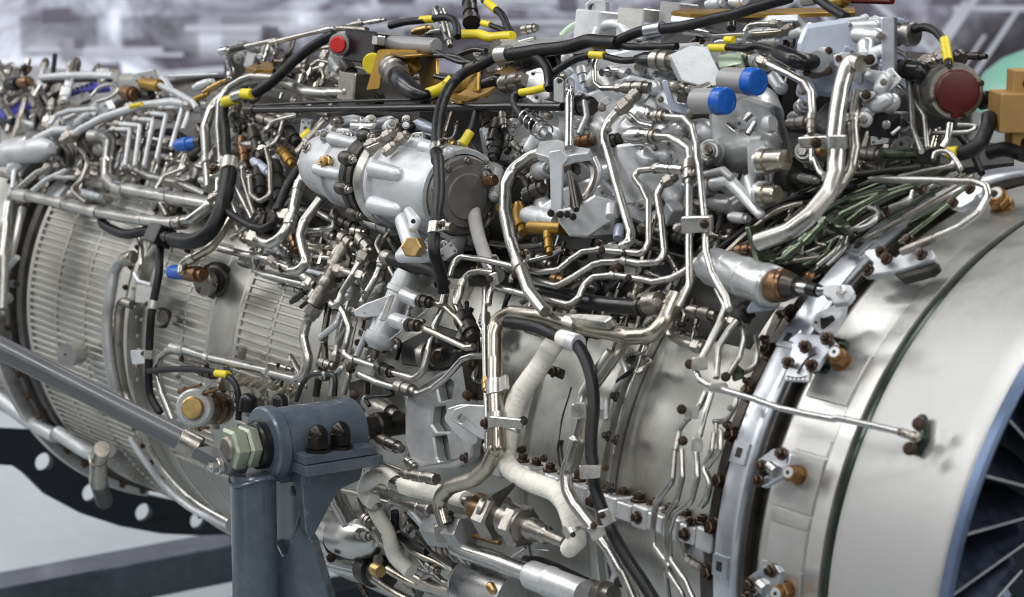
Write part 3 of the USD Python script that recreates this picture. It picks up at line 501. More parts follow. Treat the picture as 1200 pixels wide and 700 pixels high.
clamp('l:655,62', (-1, 0, 0)); clamp('l:645,280', (-1, 0, 0))
pipe('f:565,482 520,505 495,545 480,620 470,690 l:462,120 470,280 500,440', 46, .035, 'grey_cast', soft=True); lathe('f:575,482 530,500', 60, 'can', .035, 'nickel_tube', 'elbow')
pipe('f:575,690 l:525,60 512,170 515,300 545,460 600,560', 40, .02, 'dull_steel', soft=True)
pipe('f:580,555 600,590 655,605', 18, .05, 'pale_cast'); pipe('f:600,400 612,450 610,520', 20, .03, 'steel_tube'); pipe('f:680,420 640,480', 20, .03, 'steel_tube')
for s in ('l:620,65', 'l:585,75', 'l:590,120', 'l:595,200', 'l:600,260', 'l:590,330', 'l:595,390', 'l:612,130', 'f:575,620', 'f:610,680'): bolts(s, .015, 18, 'r', 'dull_steel')
plate('l:560,260 630,262 625,320 570,322', .03, .012, 'o', 'pale_cast', 'bracket'); plate('f:590,600 660,610 650,690 580,680', .02, .01, 'o', 'sheet_alloy', 'bracket')
# blue plugged fitting on its round boss
lathe('f:940,585,-16 f:905,590,6', 165, [(0, 1), (.15, 1), (.16, .86), (.55, .84), (.6, .7), (1, .68)], .0, 'dark_steel', 'boss'); 
lathe('f:905,590,6 f:868,596,22', 120, 'can', .015, 'dull_steel', 'boss_cover')
for s in ('f:895,530', 'f:860,628', 'f:930,600'): bolts(s, .045, 30, 'l', 'bronze_bolt')
lathe('f:880,560 790,555', 70, 'step', .05, 'copper', 'fitting'); plug_thing('f:800,552 725,548', 'small blue plastic plug on the brown fitting of the ribbed casing, below the black cable'); lathe('f:800,552 725,548', 64, [(0, .7), (.1, .95), (.5, 1), (.8, .9), (.84, .6), (1, .3)], .055, 'blue_plastic', 'plug_body', LAST)
pipe('f:785,555 785,515 830,488 915,440 960,375 1005,305', 38, .065, 'nickel_tube'); clamp('f:832,485', (.3, 0, 1)); 
pipe('f:950,445 1060,475 g:200,478 330,515', 32, .035, 'steel_tube'); pipe('f:1100,400 1130,460 g:215,480 215,540 260,562 450,605', 26, .04, 'steel_tube', ends='1')
lathe('l:690,150 712,90', 70, 'can', .0, 'dark_steel', 'port'); lathe('l:672,132 702,118', 60, 'ring', .012, 'dull_steel', 'port_rim')
# lower left of the ribbed casing
lathe('l:335,268,-8 l:285,282,22', 110, [(0, 1), (.35, 1), (.4, .96), (1, .93)], .0, 'sheet_alloy', 'cover_disc'); bolts('l:283,278', .026, 14, (-.2, -.97, .1), 'dark_steel')
pipe('l:745,560 700,455 672,350 690,290 722,262 790,258 900,292 1179,352 m:250,352 400,384 438,352 448,290 425,205 440,140 478,75', 37, .045, 'steel_tube', bend=1.6, ends='1')
for s in ('l:770,258', 'l:850,278', 'm:305,362'): clamp(s, (.2, 0, -1))
lathe('l:745,250 785,258', 50, 'ring', .045, 'clamp_steel', 'collar')
pipe('l:640,350 760,342 860,345 960,362 1012,400 1030,470 1030,560', 26, .055, 'black_rubber', 'cable', soft=True); tape('l:935,360 985,366', 34, .056); lathe('l:860,350 930,372', 40, 'plug', .05, 'dark_steel', 'connector')
lathe('l:960,512,0 l:842,510,80', 150, [(0, .8), (.1, .95), (.25, .95), (.27, .8), (.34, .8), (.36, .95), (.5, .95), (.52, .85), (.70, .85), (.72, 1.02), (.86, 1.02), (.88, .62), (1, .6)], .045, 'amber', 'amber_valve')
lathe('l:850,510,74 l:836,509,86', 168, 'can', .045, 'grey_cast', 'valve_flange'); lathe('l:836,509,86 l:828,508,93', 98, 'can', .045, 'brass', 'valve_cap')
for s in ('l:868,408 775,438', 'l:950,425 858,455', 'l:900,595 850,600'): lathe(s, 24, [(0, .6), (.7, .6), (.7, 1), (1, 1)], .07, 'copper', 'stud', n=12)
for s in ('l:1010,375', 'l:1060,380', 'l:1100,395', 'l:1150,405', 'm:250,400', 'm:200,395', 'm:150,375', 'm:340,415', 'm:390,430'):
    x, y, _ = px_of(s)[0]; a = P(x, y, .0); n_ = nrm(a); lathe3_ = lathe3(a, a+n_*.03+[.02, 0, -.01], [(0, .007), (.5, .007), (.5, .0095), (1, .008)], 12); obj('stud', lathe3_, 'nickel_tube', ENG)
lathe('m:185,520 190,445', 78, 'dome', .06, 'black_plastic', 'knob'); lathe('m:325,520 322,445', 74, 'dome', .06, 'black_plastic', 'knob')
lathe('m:30,420 50,600', 50, 'step', .03, 'dull_steel', 'fitting')
for s, w, m in (('r:250,-10 395,80 l:470,690', 60, 'pale_cast'), ('r:560,10 640,130 720,230 830,320 985,392', 28, 'pale_cast'), ('r:640,50 720,170 830,280 990,375', 26, 'steel_tube'), ('l:0,470 120,560 240,630', 60, 'pale_cast')): pipe(s, w, .02 if w < 50 else .0, m, soft=True)
lathe('r:440,60 420,110', 76, 'can', .03, 'nickel_tube', 'elbow'); lathe('r:425,100 425,200', 78, [(0, 1), (.7, .95), (.8, 1.05), (1, 1.05)], .03, 'nickel_tube', 'drain_pipe'); lathe('r:425,200 450,285', 76, 'can', .03, 'dark_steel', 'drain_nozzle')
obj('rear_ring', ringsec(-1.135, -1.112, .38, .43, -75, 40, 90), 'sheet_alloy', ENG); pass
ribs(-1.40, -1.145, .392, -52, 10, 2.3)
# left edge
lathe('l:25,38 30,30', 60, 'can', .03, 'bright_steel', 'boss'); bolts('l:28,36', .03, 44, 'c', 'bright_steel'); bolts('l:14,100', .03, 24, 'c', 'bright_steel')
pipe('f:95,270 70,390 40,520', 30, .05, 'sheet_alloy', soft=True); pipe('f:0,570 75,485', 24, .05, 'pale_cast'); pipe('f:0,600 70,600', 30, .04, 'dark_steel')
# ---------------------------------------------------------------- upper middle: hoses, relay, gold bracket
lathe('b:640,188,85 b:578,193,128', 98, [(0, .9), (.6, .9), (.62, 1), (.95, 1), (1, .92)], .11, 'grey_paint', 'relay_housing'); lathe('b:578,193,128 b:572,194,134', 72, 'can', .11, 'red_button', 'relay_cap')
block('b:720,205', (95, 50, 46), .10, 'black_plastic', 'relay_body'); lathe('b:790,188 1000,200', 70, 'can', .10, 'grey_paint', 'relay_cylinder'); lathe('b:640,190 670,192', 60, 'plug', .10, 'bright_steel', 'relay_neck')
block('b:750,175', (16, 14, 14), .125, 'bright_steel', 'terminal')
plate('b:695,392 745,218 760,212 915,214 935,300 890,330 830,260 770,280 755,385', .11, .004, (.55, -.8, .25), 'gold_chromate', 'gold_bracket', rnd=.002)
plate('b:905,216 1000,232 1000,330 1030,345 1179,300 1179,395 985,400 935,395', .09, .004, (-.2, -.9, .35), 'gold_chromate', 'gold_bracket', rnd=.002); plate('b:760,212 915,212 990,230 860,240', .105, .004, 'z', 'gold_chromate', 'gold_bracket')
plate('b:985,395 1179,350 1179,420 1100,440', .095, .004, 'z', 'gold_chromate', 'gold_bracket')
lathe('b:735,275,100 b:722,277,108', 96, 'can', .105, 'yellow_tape', 'yellow_cap')
lathe('b:800,280,95 b:835,335,135', 124, [(0, .95), (.2, 1), (.4, 1), (.42, .9), (.55, .9), (.57, 1), (.62, 1), (.64, .85), (1, .8)], .125, 'dull_steel', 'connector', n=36)
obj('boot', sweep(smoothc(pts('b:828,325,130 b:862,362,140 b:900,395,140 b:940,410,138 b:975,405,132'), 8), np.interp(np.linspace(0, 1, 33), [0, .25, .5, .8, 1], [.0145, .0155, .0125, .0085, .006]), 24), 'black_plastic', ENG, smooth=60)
tape('b:965,405 1010,390 1040,372', 52, .13); tape('c:100,420 150,385 190,345', 60, .115)
pipe('b:560,128 600,122 700,130', 24, .09, 'dull_steel', soft=True); pipe('b:800,112 870,95 940,88 1000,78 1055,78 1085,105 1092,160', 30, .09, 'black_rubber', 'cable', soft=True); tape('b:935,86 990,82', 34, .09)
for k, s in enumerate(('b:460,285 490,260 540,270 560,320', 'b:470,300 500,290 515,330 505,365', 'b:440,240 490,210 560,200', 'b:430,320 420,290 440,250')): pipe(s, 16, .06, ('steel_tube', 'nickel_tube')[k % 2], ends='1')
for s, w, m in (('b:550,260 600,330', 60, 'grey_cast'), ('b:600,270 640,330', 66, 'dark_steel'), ('b:560,330 620,360', 60, 'dull_steel'), ('b:380,300 440,290', 50, 'dull_steel'), ('b:900,140 980,120', 40, 'brass'), ('b:960,150 1040,130', 34, 'bright_steel'), ('b:1000,40 1020,90', 50, 'bright_steel'), ('b:1030,90 1060,200', 40, 'steel_tube')): lathe(s, w, 'step', .06, m, 'fitting')
# black rail
pipe('b:205,474 600,470 1179,463 c:440,460 660,462', 32, .135, 'black_plastic', 'rail', soft=True); pipe('b:170,458 500,442 900,430 c:200,425', 14, .12, 'black_plastic', 'rail', soft=True); lathe('b:175,475 215,474', 42, 'can', .135, 'dark_steel', 'rail_end')
# main cable with its branches
pipe('g:1030,640,150 1020,560,165 992,470,190 990,400,195 1000,300,200 1012,200,200 1008,60,200 b:1000,690,195 1003,560,185 1020,460,170 1060,375,155 1120,315 c:300,285 380,240', 46, .15, 'black_rubber', 'cable', soft=True, n=16)
pipe('c:380,242 470,232 560,218 640,210 700,200 770,178 830,182 900,185', 56, .15, 'black_rubber', 'cable', soft=True, n=16); pipe('c:880,190 960,203 1100,203 d:200,205 270,200', 30, .145, 'black_rubber', 'cable', soft=True)
lathe('c:385,238 432,232', 76, 'ring', .15, 'clamp_steel', 'clip'); lathe('c:255,300 290,284', 54, 'ring', .15, 'dark_steel', 'clip'); pipe('c:500,225 560,255 595,300 605,375', 40, .145, 'black_rubber', 'cable', soft=True); lathe('c:605,345 603,385', 44, 'can', .145, 'black_plastic', 'connector')
pipe('c:605,330 650,295 720,255 790,238', 32, .14, 'black_rubber', 'cable', soft=True); tape('c:782,236 842,240', 34, .142); pipe('c:835,242 920,262 1000,256', 28, .14, 'black_rubber', 'cable', soft=True)
lathe('c:975,255 1060,262', 72, [(0, .45), (.3, .75), (.5, .95), (.9, 1), (1, .9)], .14, 'black_plastic', 'boot'); lathe('c:1055,260 1150,262', 96, 'plug', .14, 'dull_steel', 'connector')
clamp('g:995,18', (1, 0, .1), k=0); clamp('g:990,358', (1, 0, 0), k=0)
tape('c:480,400 530,392 588,378', 34, .14); pipe('c:490,402 455,418 460,460 500,520 525,540', 40, .135, 'black_rubber', 'cable', soft=True)
th = np.linspace(0, 9*np.pi, 120); a, b = pts('c:500,505 590,580', .13); X, Y, Z = basis(b-a); obj('coil_spring', sweep(a+(b-a)*(th/th[-1])[:, None]+.0125*(np.cos(th)[:, None]*X+np.sin(th)[:, None]*Y), .0013, 6, False), 'bright_steel', ENG)
lathe('c:490,500 600,590', 54, 'plug', .125, 'grey_cast', 'valve_stem')
tape('c:225,150 300,150 345,162 400,158 445,156', 42, .06); pipe('c:320,0 350,25 395,60 420,110 440,150', 30, .05, 'black_rubber', 'cable', soft=True); tape('c:335,12 375,45', 36, .05); tape('c:315,100 350,108', 28, .05); pipe('c:340,105 400,130 440,150', 22, .05, 'black_rubber', 'cable', soft=True)
lathe('c:255,-20 268,100', 66, [(0, .8), (.15, .8), (.15, 1), (.3, 1), (.3, .85), (.5, .85), (.5, 1.05), (.68, 1.05), (.68, .9), (.85, .9), (.85, 1.2), (1, 1.2)], .03, 'dark_steel', 'threaded_fitting'); lathe('c:140,50 150,150', 50, 'step', .05, 'bright_steel', 'fitting')
for s in ('c:110,240 200,245 280,280', 'c:115,225 210,265 270,270', 'c:110,330 180,340 270,310', 'c:205,240 280,215 330,220'): pipe(s, 22, .12, 'black_plastic', 'cable', soft=True)
plate('c:283,250 370,165 400,180 390,225 310,265', .11, .006, 'u', 'dull_steel', 'bracket'); plate('c:200,410 430,280 465,300 330,400 250,430', .10, .006, 'u', 'tan_block', 'bracket')
pipe('c:290,480 275,540 250,590', 34, .13, 'black_rubber', 'cable', soft=True); tape('c:262,570 228,625', 42, .13); pipe('c:228,620 210,700', 30, .12, 'black_rubber', 'cable', soft=True)
lathe('c:325,370 400,340', 66, 'dome', .10, 'black_plastic', 'end_cap'); lathe('c:400,365 500,345', 86, 'plug', .105, 'dull_steel', 'connector'); plate('c:500,310 560,290 610,320 605,420 545,450 500,420', .09, .02, 'r', 'cast_alloy', 'flange', holes='c:533,318 548,420', hw=14)
# lug, arch pipes and plates on the skyline
plate('c:762,130 755,20 785,-5 845,5 850,95 838,140', .05, .02, (.6, -.8, .1), 'pale_cast', 'lifting_lug', holes='c:785,35', hw=34); block('c:810,115', (60, 45, 40), .045, 'pale_cast', 'lug_foot')
pipe('c:655,155 700,115 760,90 800,85', 26, .03, 'lens_green', soft=True); pipe('c:800,165 815,125 860,105 910,110 945,150', 40, .055, 'pale_cast', soft=True); block('c:985,105', (60, 45, 30), .05, 'sheet_alloy', 'block'); block('c:1160,75', (45, 40, 36), .04, 'grey_cast', 'block')
lathe('c:490,130 550,120', 44, 'plug', .06, 'dull_steel', 'fitting'); plate('c:390,170 540,165 700,160 800,165 800,195 540,200 400,210', .05, .012, 'z', 'sheet_alloy', 'cover_plate'); pipe('c:450,190 540,165', 18, .07, 'steel_tube')
pipe('c:920,180 985,150 1030,120 1179,110 d:0,180', 5, .12, 'black_rubber', 'cable', soft=True)
pipe('d:-10,195 40,165 130,132 250,122 340,105 430,82 520,62 620,30 760,-10', 44, .15, 'black_rubber', 'cable', soft=True, n=16); lathe('d:140,135 208,122', 62, 'ring', .15, 'band_steel', 'clip'); block('d:172,150', (40, 30, 8), .135, 'band_steel', 'clip_foot')
pipe('d:850,-30 900,10 950,45 1000,75', 42, .10, 'black_rubber', 'cable', soft=True); lathe('d:815,5 870,-5', 50, 'ring', .10, 'clamp_steel', 'clip'); lathe('d:505,125 505,70', 44, 'can', .12, 'black_plastic', 'boot')
plate('d:245,48 310,38 560,40 810,35 1040,28 1040,50 800,56 560,58 330,58', .04, .006, 'z', 'gold_chromate', 'gasket_plate', rnd=.001); plate('d:245,60 330,60 560,70 790,60 790,90 560,100 240,95', .06, .03, 'o', 'pale_cast', 'cover_plate', rnd=.002)
tape('d:250,46 330,44', 14, .05, 'red_button', 'seal'); lathe('d:940,15 1010,0', 60, 'step', .03, 'gold_chromate', 'fitting'); tape('d:1010,0 1200,5', 30, .0, 'red_cap', 'red_strip')
for s, w in (('d:260,70 330,75', 50), ('d:400,20 470,15', 50), ('d:500,10 560,10', 40), ('d:640,20 700,10', 34)): lathe(s, w, 'step', .05, 'pale_cast', 'fitting')
pipe('d:100,200 180,185 240,150 300,124 350,130 450,155 570,148', 26, .13, 'steel_tube'); pipe('d:560,150 575,115 620,105 700,104', 24, .12, 'steel_tube', ends='1'); pipe('d:600,150 720,140 760,120', 24, .10, 'nickel_tube', ends='1'); lathe('d:590,150 760,135', 56, 'plug', .09, 'grey_cast', 'fitting')
tape('d:480,172 515,172', 30, .13); tape('d:412,207 485,207', 34, .135); pipe('d:480,205 560,210 620,200 690,215', 28, .135, 'black_rubber', 'cable', soft=True)
obj('boot', sweep(smoothc(pts('d:685,215,140 740,240,146 800,265,146 868,266,126', .14), 8), np.interp(np.linspace(0, 1, 25), [0, .2, .6, 1], [.006, .0105, .0115, .0095]), 24), 'black_plastic', ENG, smooth=60)
for s, w, m in (('d:150,260 250,250', 80, 'dull_steel'), ('d:560,240 640,260', 60, 'dull_steel'), ('d:600,260 660,290', 70, 'grey_cast'), ('d:440,190 560,175', 40, 'cast_alloy'), ('d:630,190 720,180', 40, 'grey_cast')): lathe(s, w, 'plug', .10, m, 'fitting')
# ---------------------------------------------------------------- the twin-bodied pump in the middle
PA, PB = pts('p:386,193 549,231', .10); PR = wr(2*49*ZS, PA); pd = unit(PB-PA)
def PM(t, a, k=1.0):
    """point on the pump: t along its axis, a degrees round it (0 towards the camera, up positive), k radii out"""
    z = unit((CAM-PA)-pd*((CAM-PA)@pd)); y = unit(np.cross(z, pd)); y = y if y[2] > 0 else -y; d = z*math.cos(math.radians(a))+y*math.sin(math.radians(a)); return PA+(PB-PA)*t+d*PR*k, d
PUMP = obj('fuel_pump', lathe3(PA, PB, [(t, r*PR) for t, r in [(-.085, .30), (-.08, .56), (-.05, .68), (-.01, .75), (.04, .79), (.15, .82), (.155, .90), (.19, .91), (.195, .84), (.30, .88), (.33, .93), (.37, .95)]], 64), 'pale_cast', ENG, smooth=28)
obj('pump_rear', lathe3(PA, PB, [(t, r*PR) for t, r in [(.54, .98), (.55, 1.06), (.575, 1.07), (.58, .99), (.60, .985), (.84, 1.0), (.845, 1.05), (.90, 1.06), (.945, 1.05), (.955, 1.02), (.955, .92), (.93, .90), (.93, .02)]], 64), 'pale_cast', PUMP, smooth=28)
obj('flange', lathe3(PA, PB, [(t, r*PR) for t, r in [(.37, .9), (.372, 1.07), (.38, 1.09), (.41, 1.09), (.415, 1.05), (.43, 1.05), (.435, 1.09), (.46, 1.09), (.465, .9)]], 64), 'dark_steel', PUMP); obj('clamp_band', lathe3(PA, PB, [(t, r*PR) for t, r in [(.47, .9), (.472, 1.05), (.50, 1.12), (.53, 1.05), (.54, .9)]], 64), 'clamp_steel', PUMP)
obj('end_cover', lathe3(PA, PB, [(t, r*PR) for t, r in [(.925, .90), (.96, .89), (.975, .84), (.975, .70), (.99, .68), (.99, .52), (1.0, .50), (1.0, .02)]], 56), 'iron_cast', PUMP, smooth=25)
for a in range(0, 360, 40):
    p, d = PM(.975, a, .78); bolt3(p, pd, .0042, 'dull_steel', PUMP)
for a in range(-60, 120, 36):
    p, d = PM(.415, a, 1.12); obj('lobe', chain([p-pd*.006, p+pd*.008], [.0105, .0105]), 'dark_steel', PUMP, smooth=60); bolt3(p+pd*.016, pd, .0048, 'dull_steel', PUMP)
for t, a, k, r in ((.60, 62, 1.02, .012), (.60, 8, 1.0, .013), (.60, -40, 1.02, .014), (.78, 58, 1.0, .012), (.18, 40, .95, .010), (.18, -10, .95, .010)):
    p, d = PM(t, a, k); q, _ = PM(t+.16, a, k*.98); obj('boss', chain([p, q], [r, r*.8]), 'pale_cast', PUMP, smooth=60)
p, d = PM(.24, 2, .97); bolt3(p, d, .0075, 'brass', PUMP); p, d = PM(.10, 44, .9); bolt3(p, d, .006, 'dull_steel', PUMP); p, d = PM(.01, 20, .8); bolt3(p, d, .006, 'dull_steel', PUMP)
blob('g:860,330 900,440 850,480 960,470', [80, 90, 60, 80], .13, 'pale_cast', 'pump_foot', PUMP); blob('g:880,290 905,330 900,360', [46, 60, 40], .165, 'pale_cast', 'lug', PUMP)
bolts('g:900,330', .178, 22, 'c', 'dark_steel', PUMP); hexnut('g:918,445,150 890,441,178', 92, mat='brass', name='plug', par=PUMP); blob('g:1000,430 1060,440 1100,380', [110, 130, 90], .06, 'grey_cast', 'pump_foot')
blob('b:590,530 640,520 720,540 800,520', [50, 50, 50, 40], .11, 'pale_cast', 'casting'); lathe('b:680,620 690,545', 56, 'plug', .15, 'cast_alloy', 'fitting'); lathe('b:640,545 735,548', 40, 'can', .15, 'bright_steel', 'fitting')
blob('b:880,560 930,540 990,560', [46, 60, 40], .10, 'lavender_cast', 'casting'); lathe('b:800,560 905,545', 60, 'dome', .11, 'dark_cast', 'cap'); plate('b:690,640 840,575 870,590 720,680', .165, .008, 'c', 'dull_steel', 'strap')
for s in ('b:715,625 800,580', 'b:790,650 860,590'): pipe(s, 28, .172, 'dull_steel', ends='01')
blob('b:470,650 560,560 640,530', [60, 70, 50], .085, 'pale_cast', 'casting')
# foot below the pump
blob('i:40,400 150,400 280,380', [150, 170, 130], .02, 'grey_cast', 'casting')
for s in ('i:165,215', 'i:150,120', 'i:215,90'): bolts(s, .09, 18, 'c', 'bright_steel')
lathe('i:130,345 185,355', 44, 'can', .14, 'dull_steel', 'fitting'); lathe('c:130,635 200,625', 56, 'plug', .10, 'brass', 'fitting')
# mid cluster left of the pump
for k, s in enumerate(('b:265,590 272,550 300,525 400,498', 'b:245,645 295,628 325,580 340,520', 'g:75,90 100,60 120,160 170,250 205,320', 'g:190,130 200,215 240,245 285,215 280,80 262,10', 'g:30,230 60,210 110,240 140,300', 'g:160,90 165,150 190,230 215,300')): pipe('%s' % s, 21, .095, ('steel_tube', 'dull_steel')[k % 2], ends='0')
for s, w, m in (('b:110,640 250,625', 50, 'dull_steel'), ('b:160,600 160,690', 50, 'copper'), ('b:205,560 240,690', 56, 'dark_steel'), ('b:270,560 290,660', 46, 'grey_cast'), ('b:340,540 400,620', 60, 'dark_cast'), ('b:120,500 180,560', 44, 'dark_steel'), ('b:240,510 330,540', 60, 'dull_steel'), ('g:165,20 175,100', 50, 'copper'), ('g:100,60 110,180', 50, 'dark_steel'), ('g:230,100 240,220', 60, 'dark_cast'), ('g:300,80 320,240', 70, 'dark_cast'), ('g:330,20 380,90', 50, 'gold_chromate'), ('g:210,70 290,130', 46, 'lavender_cast')): lathe(s, w, 'plug', .075, m, 'valve')
lathe('b:520,520 400,660', 44, [(0, 1), (.3, 1), (.31, .9), (.6, .9), (.62, 1.1), (.7, 1.1), (.72, .8), (1, .8)], .10, 'dull_steel', 'sensor'); tape('b:425,600 460,565', 44, .102)
pipe('g:480,60 410,100 355,180 330,240 315,285', 38, .09, 'black_rubber', 'cable', soft=True); pipe('g:75,275 130,310 190,345 250,360 290,340 305,310', 32, .10, 'black_rubber', 'cable', soft=True)
pipe('g:430,125 400,190 385,280 365,340 330,400 280,428 215,402', 44, .085, 'steel_tube', ends='1'); clamp('g:375,310', (-1, 0, .2)); lathe('g:410,165 400,200', 54, 'ring', .085, 'bright_steel', 'collar')
pipe('g:500,235 425,335 412,400 425,450 442,500 415,538 370,545', 42, .085, 'steel_tube', bend=1.8); pipe('g:405,280 480,290 560,330 555,360 480,370 420,375', 26, .06, 'steel_tube')
plate('g:300,280 360,270 380,330 330,345', .09, .008, 'o', 'clamp_steel', 'bracket')
pipe('g:300,500 330,520 400,545 470,600', 34, .05, 'steel_tube', ends='01'); pipe('g:430,380 560,390 640,400', 24, .045, 'steel_tube', ends='01'); pipe('g:440,430 540,445 580,420', 26, .045, 'nickel_tube', ends='01'); pipe('g:560,300 570,350 600,370 650,360', 24, .05, 'steel_tube', ends='0'); pipe('g:450,480 570,490', 24, .045, 'steel_tube', ends='01')
# elbow column running down to the ribbed casing
lathe('g:610,430 470,690', 84, [(0, .7), (.06, .7), (.06, 1), (.18, 1), (.18, .7), (.30, .7), (.30, .95), (.36, .95), (.36, .66), (.55, .62), (.55, .9), (.62, .98), (.70, .9), (.70, .7), (.8, .7), (.8, 1.05), (.93, 1.05), (.93, .8), (1, .8)], .055, 'dull_steel', 'union', n=20)
pipe('g:690,470 640,560 590,640 570,700 m:545,60', 28, .065, 'steel_tube', ends='0'); pipe('g:775,490 740,570 700,640 680,680', 30, .065, 'steel_tube', ends='0'); pipe('g:580,540 690,570', 34, .06, 'nickel_tube', ends='01'); pipe('g:640,430 670,480 660,600', 20, .05, 'steel_tube', ends='0'); pipe('g:760,390 740,430 760,470', 22, .07, 'steel_tube'); pipe('g:790,380 750,440', 20, .06, 'nickel_tube')
for s, w, m in (('g:590,330 660,360', 60, 'dark_steel'), ('g:590,400 650,440', 66, 'dull_steel'), ('g:670,400 730,470', 70, 'dull_steel'), ('g:640,370 700,380', 50, 'nickel_tube'), ('g:500,370 560,400', 44, 'dull_steel'), ('g:380,400 400,460', 50, 'copper'), ('g:330,440 370,470', 40, 'dull_steel'), ('g:820,370 700,330', 60, 'cast_alloy')): lathe(s, w, 'plug', .055, m, 'fitting')
pipe('g:780,485 880,515 1000,550 1020,600', 56, .085, 'black_rubber', 'cable', soft=True); lathe('g:775,482 805,492', 66, 'can', .085, 'dull_steel', 'cable_end')
# upright valve with two side ports
VA, VB = pts('g:880,550 m:735,255', .075)
VV = obj('solenoid_valve', lathe3(VA, VB, [(t, r*wr(120, VA)) for t, r in [(0, .85), (.06, .95), (.2, .95), (.21, 1.05), (.27, 1.05), (.28, .9), (.55, .9), (.56, 1.0), (.80, 1.0), (.82, 1.12), (.90, 1.12), (.94, .98), (.97, .7), (1.0, .5)]], 36), 'pale_cast', ENG)
lathe('m:735,255 728,300', 40, 'step', .075, 'dark_steel', 'valve_tip', VV); plate('m:640,90 690,60 800,20 830,60 790,110 690,120 650,115', .10, .01, 'c', 'pale_cast', 'valve_bracket', VV); plate('m:795,20 825,15 780,135 750,135', .115, .008, 'c', 'sheet_alloy', 'valve_strap', VV)
for s in ('m:690,30', 'm:690,100', 'g:685,640', 'g:750,625'): bolts(s, .105, 30, 'c', 'dull_steel')
for a, b in (('m:860,20 930,50', 'm:920,45 980,55'), ('m:815,130 880,150', 'm:870,150 930,155')): lathe(a, 70, 'can', .085, 'cast_alloy', 'port', VV); lathe(b, 56, 'plug', .085, 'dark_steel', 'port_nut', VV)
pipe('m:920,155 1000,190 1130,250 1160,245', 28, .08, 'nickel_tube'); pipe('m:960,50 1030,65 1090,120 1120,160', 26, .08, 'nickel_tube'); pipe('m:800,215 960,85', 6, .09, 'bright_steel', 'wire')
# ---------------------------------------------------------------- fuel control unit: cast body with valves and levers
FC = blob('c:600,560 700,600 820,520 900,600 1000,500 1100,600', [150, 190, 200, 200, 200, 190], .055, 'cast_alloy', 'fuel_control')
HN = unit([.62, -.78, .12])
def housing(s, h, thick, mat, n=HN, rnd=.006, bev=.004, nb=14, seed=3, sz=(7, 15), mats=('pale_cast', 'cast_alloy')):
    """a big cast housing: one thick body, with bosses, ribs and flanged covers standing on its face"""
    q = px_of(s); c = P(np.mean([a[0] for a in q]), np.mean([a[1] for a in q]), h); o = plate(s, h, thick, n, mat, 'control_housing', rnd=rnd, bev=bev); R = random.Random(seed); g = Polygon([(a[0], a[1]) for a in q]).buffer(-5); x0, y0, x1, y1 = g.bounds; X, Y, Z = basis(n); k = 0
    while k < nb:
        x, y = R.uniform(x0, x1), R.uniform(y0, y1)
        if not g.contains(Point(x, y)): continue
        k += 1; p = Pplane(x, y, c, n); r = wr(R.uniform(*sz)*ZS, p); t = R.random(); a = R.choice([0, .5, -.4, 1.2]); U, V = X*math.cos(a)+Y*math.sin(a), Y*math.cos(a)-X*math.sin(a); hh = r*R.uniform(.35, .9)
        if t < .45: b = obj('boss', lathe3(p-Z*.002, p+Z*hh, [(0, r*1.18), (.25, r*1.02), (.9, r), (1, r*.9)], 26), R.choice(mats), o); bolt3(p+Z*hh, Z, r*.38, 'dull_steel', o) if R.random() < .6 else obj('plug', hexbar(p+Z*hh, p+Z*(hh+r*.5), r*.6), 'dull_steel', o, smooth=15)
        elif t < .75:
            b = obj('cover', prism(sbox(-r*1.4, -r*.8, r*1.4, r*.8).buffer(r*.3), p+Z*hh*.6, np.array([U, V, Z]), hh*.6+.002, .0012), R.choice(mats), o, smooth=25)
            for sx in (-1, 1): bolt3(p+Z*hh*.6+U*sx*r*1.3, Z, r*.24, 'dull_steel', o)
        else: obj('rib', boxm(p+Z*hh*.2, [U, V, Z], (r*4, r*.4, hh), .3), mat, o)
    return o
housing('p:640,140 665,118 702,104 738,88 765,96 790,130 800,170 790,205 742,214 700,205 655,196 635,170', .062, .07, 'pale_cast', nb=22, seed=3)
housing('p:720,170 800,160 846,190 850,238 820,262 760,268 722,250', .052, .06, 'cast_alloy', nb=16, seed=4)
housing('p:655,222 702,205 728,232 722,278 690,280 650,262', .06, .05, 'cast_alloy', nb=8, seed=6)
housing('p:560,150 600,138 640,150 640,186 600,196 566,186', .05, .05, 'grey_cast', nb=8, seed=7, sz=(6, 10))
housing('p:830,132 870,112 905,124 918,180 910,236 876,256 836,220', .045, .06, 'cast_alloy', nb=9, seed=8)
housing('p:690,68 742,56 830,48 900,52 930,80 850,98 760,92 700,90', .04, .06, 'pale_cast', nb=16, seed=9, sz=(6, 11))
blob('d:60,420 100,600 250,640 380,600', [190, 200, 200, 180], .05, 'cast_alloy', 'casting'); blob('i:740,130 860,120 960,80', [170, 150, 110], .03, 'cast_alloy', 'casting'); blob('i:1060,60 1120,180 1150,240', [90, 100, 90], .05, 'pale_cast', 'casting')
blob('c:760,400 830,330 900,420', [90, 110, 120], .07, 'cast_alloy', 'casting'); blob('c:720,350 740,420', [70, 80], .08, 'lavender_cast', 'casting'); blob('c:520,640 560,600 620,590', [60, 90, 90], .11, 'pale_cast', 'casting')
blob('c:1000,600 1030,690 960,650', [80, 80, 60], .09, 'cast_alloy', 'casting'); blob('c:1100,400 1140,460 1160,560', [90, 90, 80], .09, 'cast_alloy', 'casting'); blob('j:150,20 100,40 220,50', [70, 50, 60], .08, 'pale_cast', 'casting')
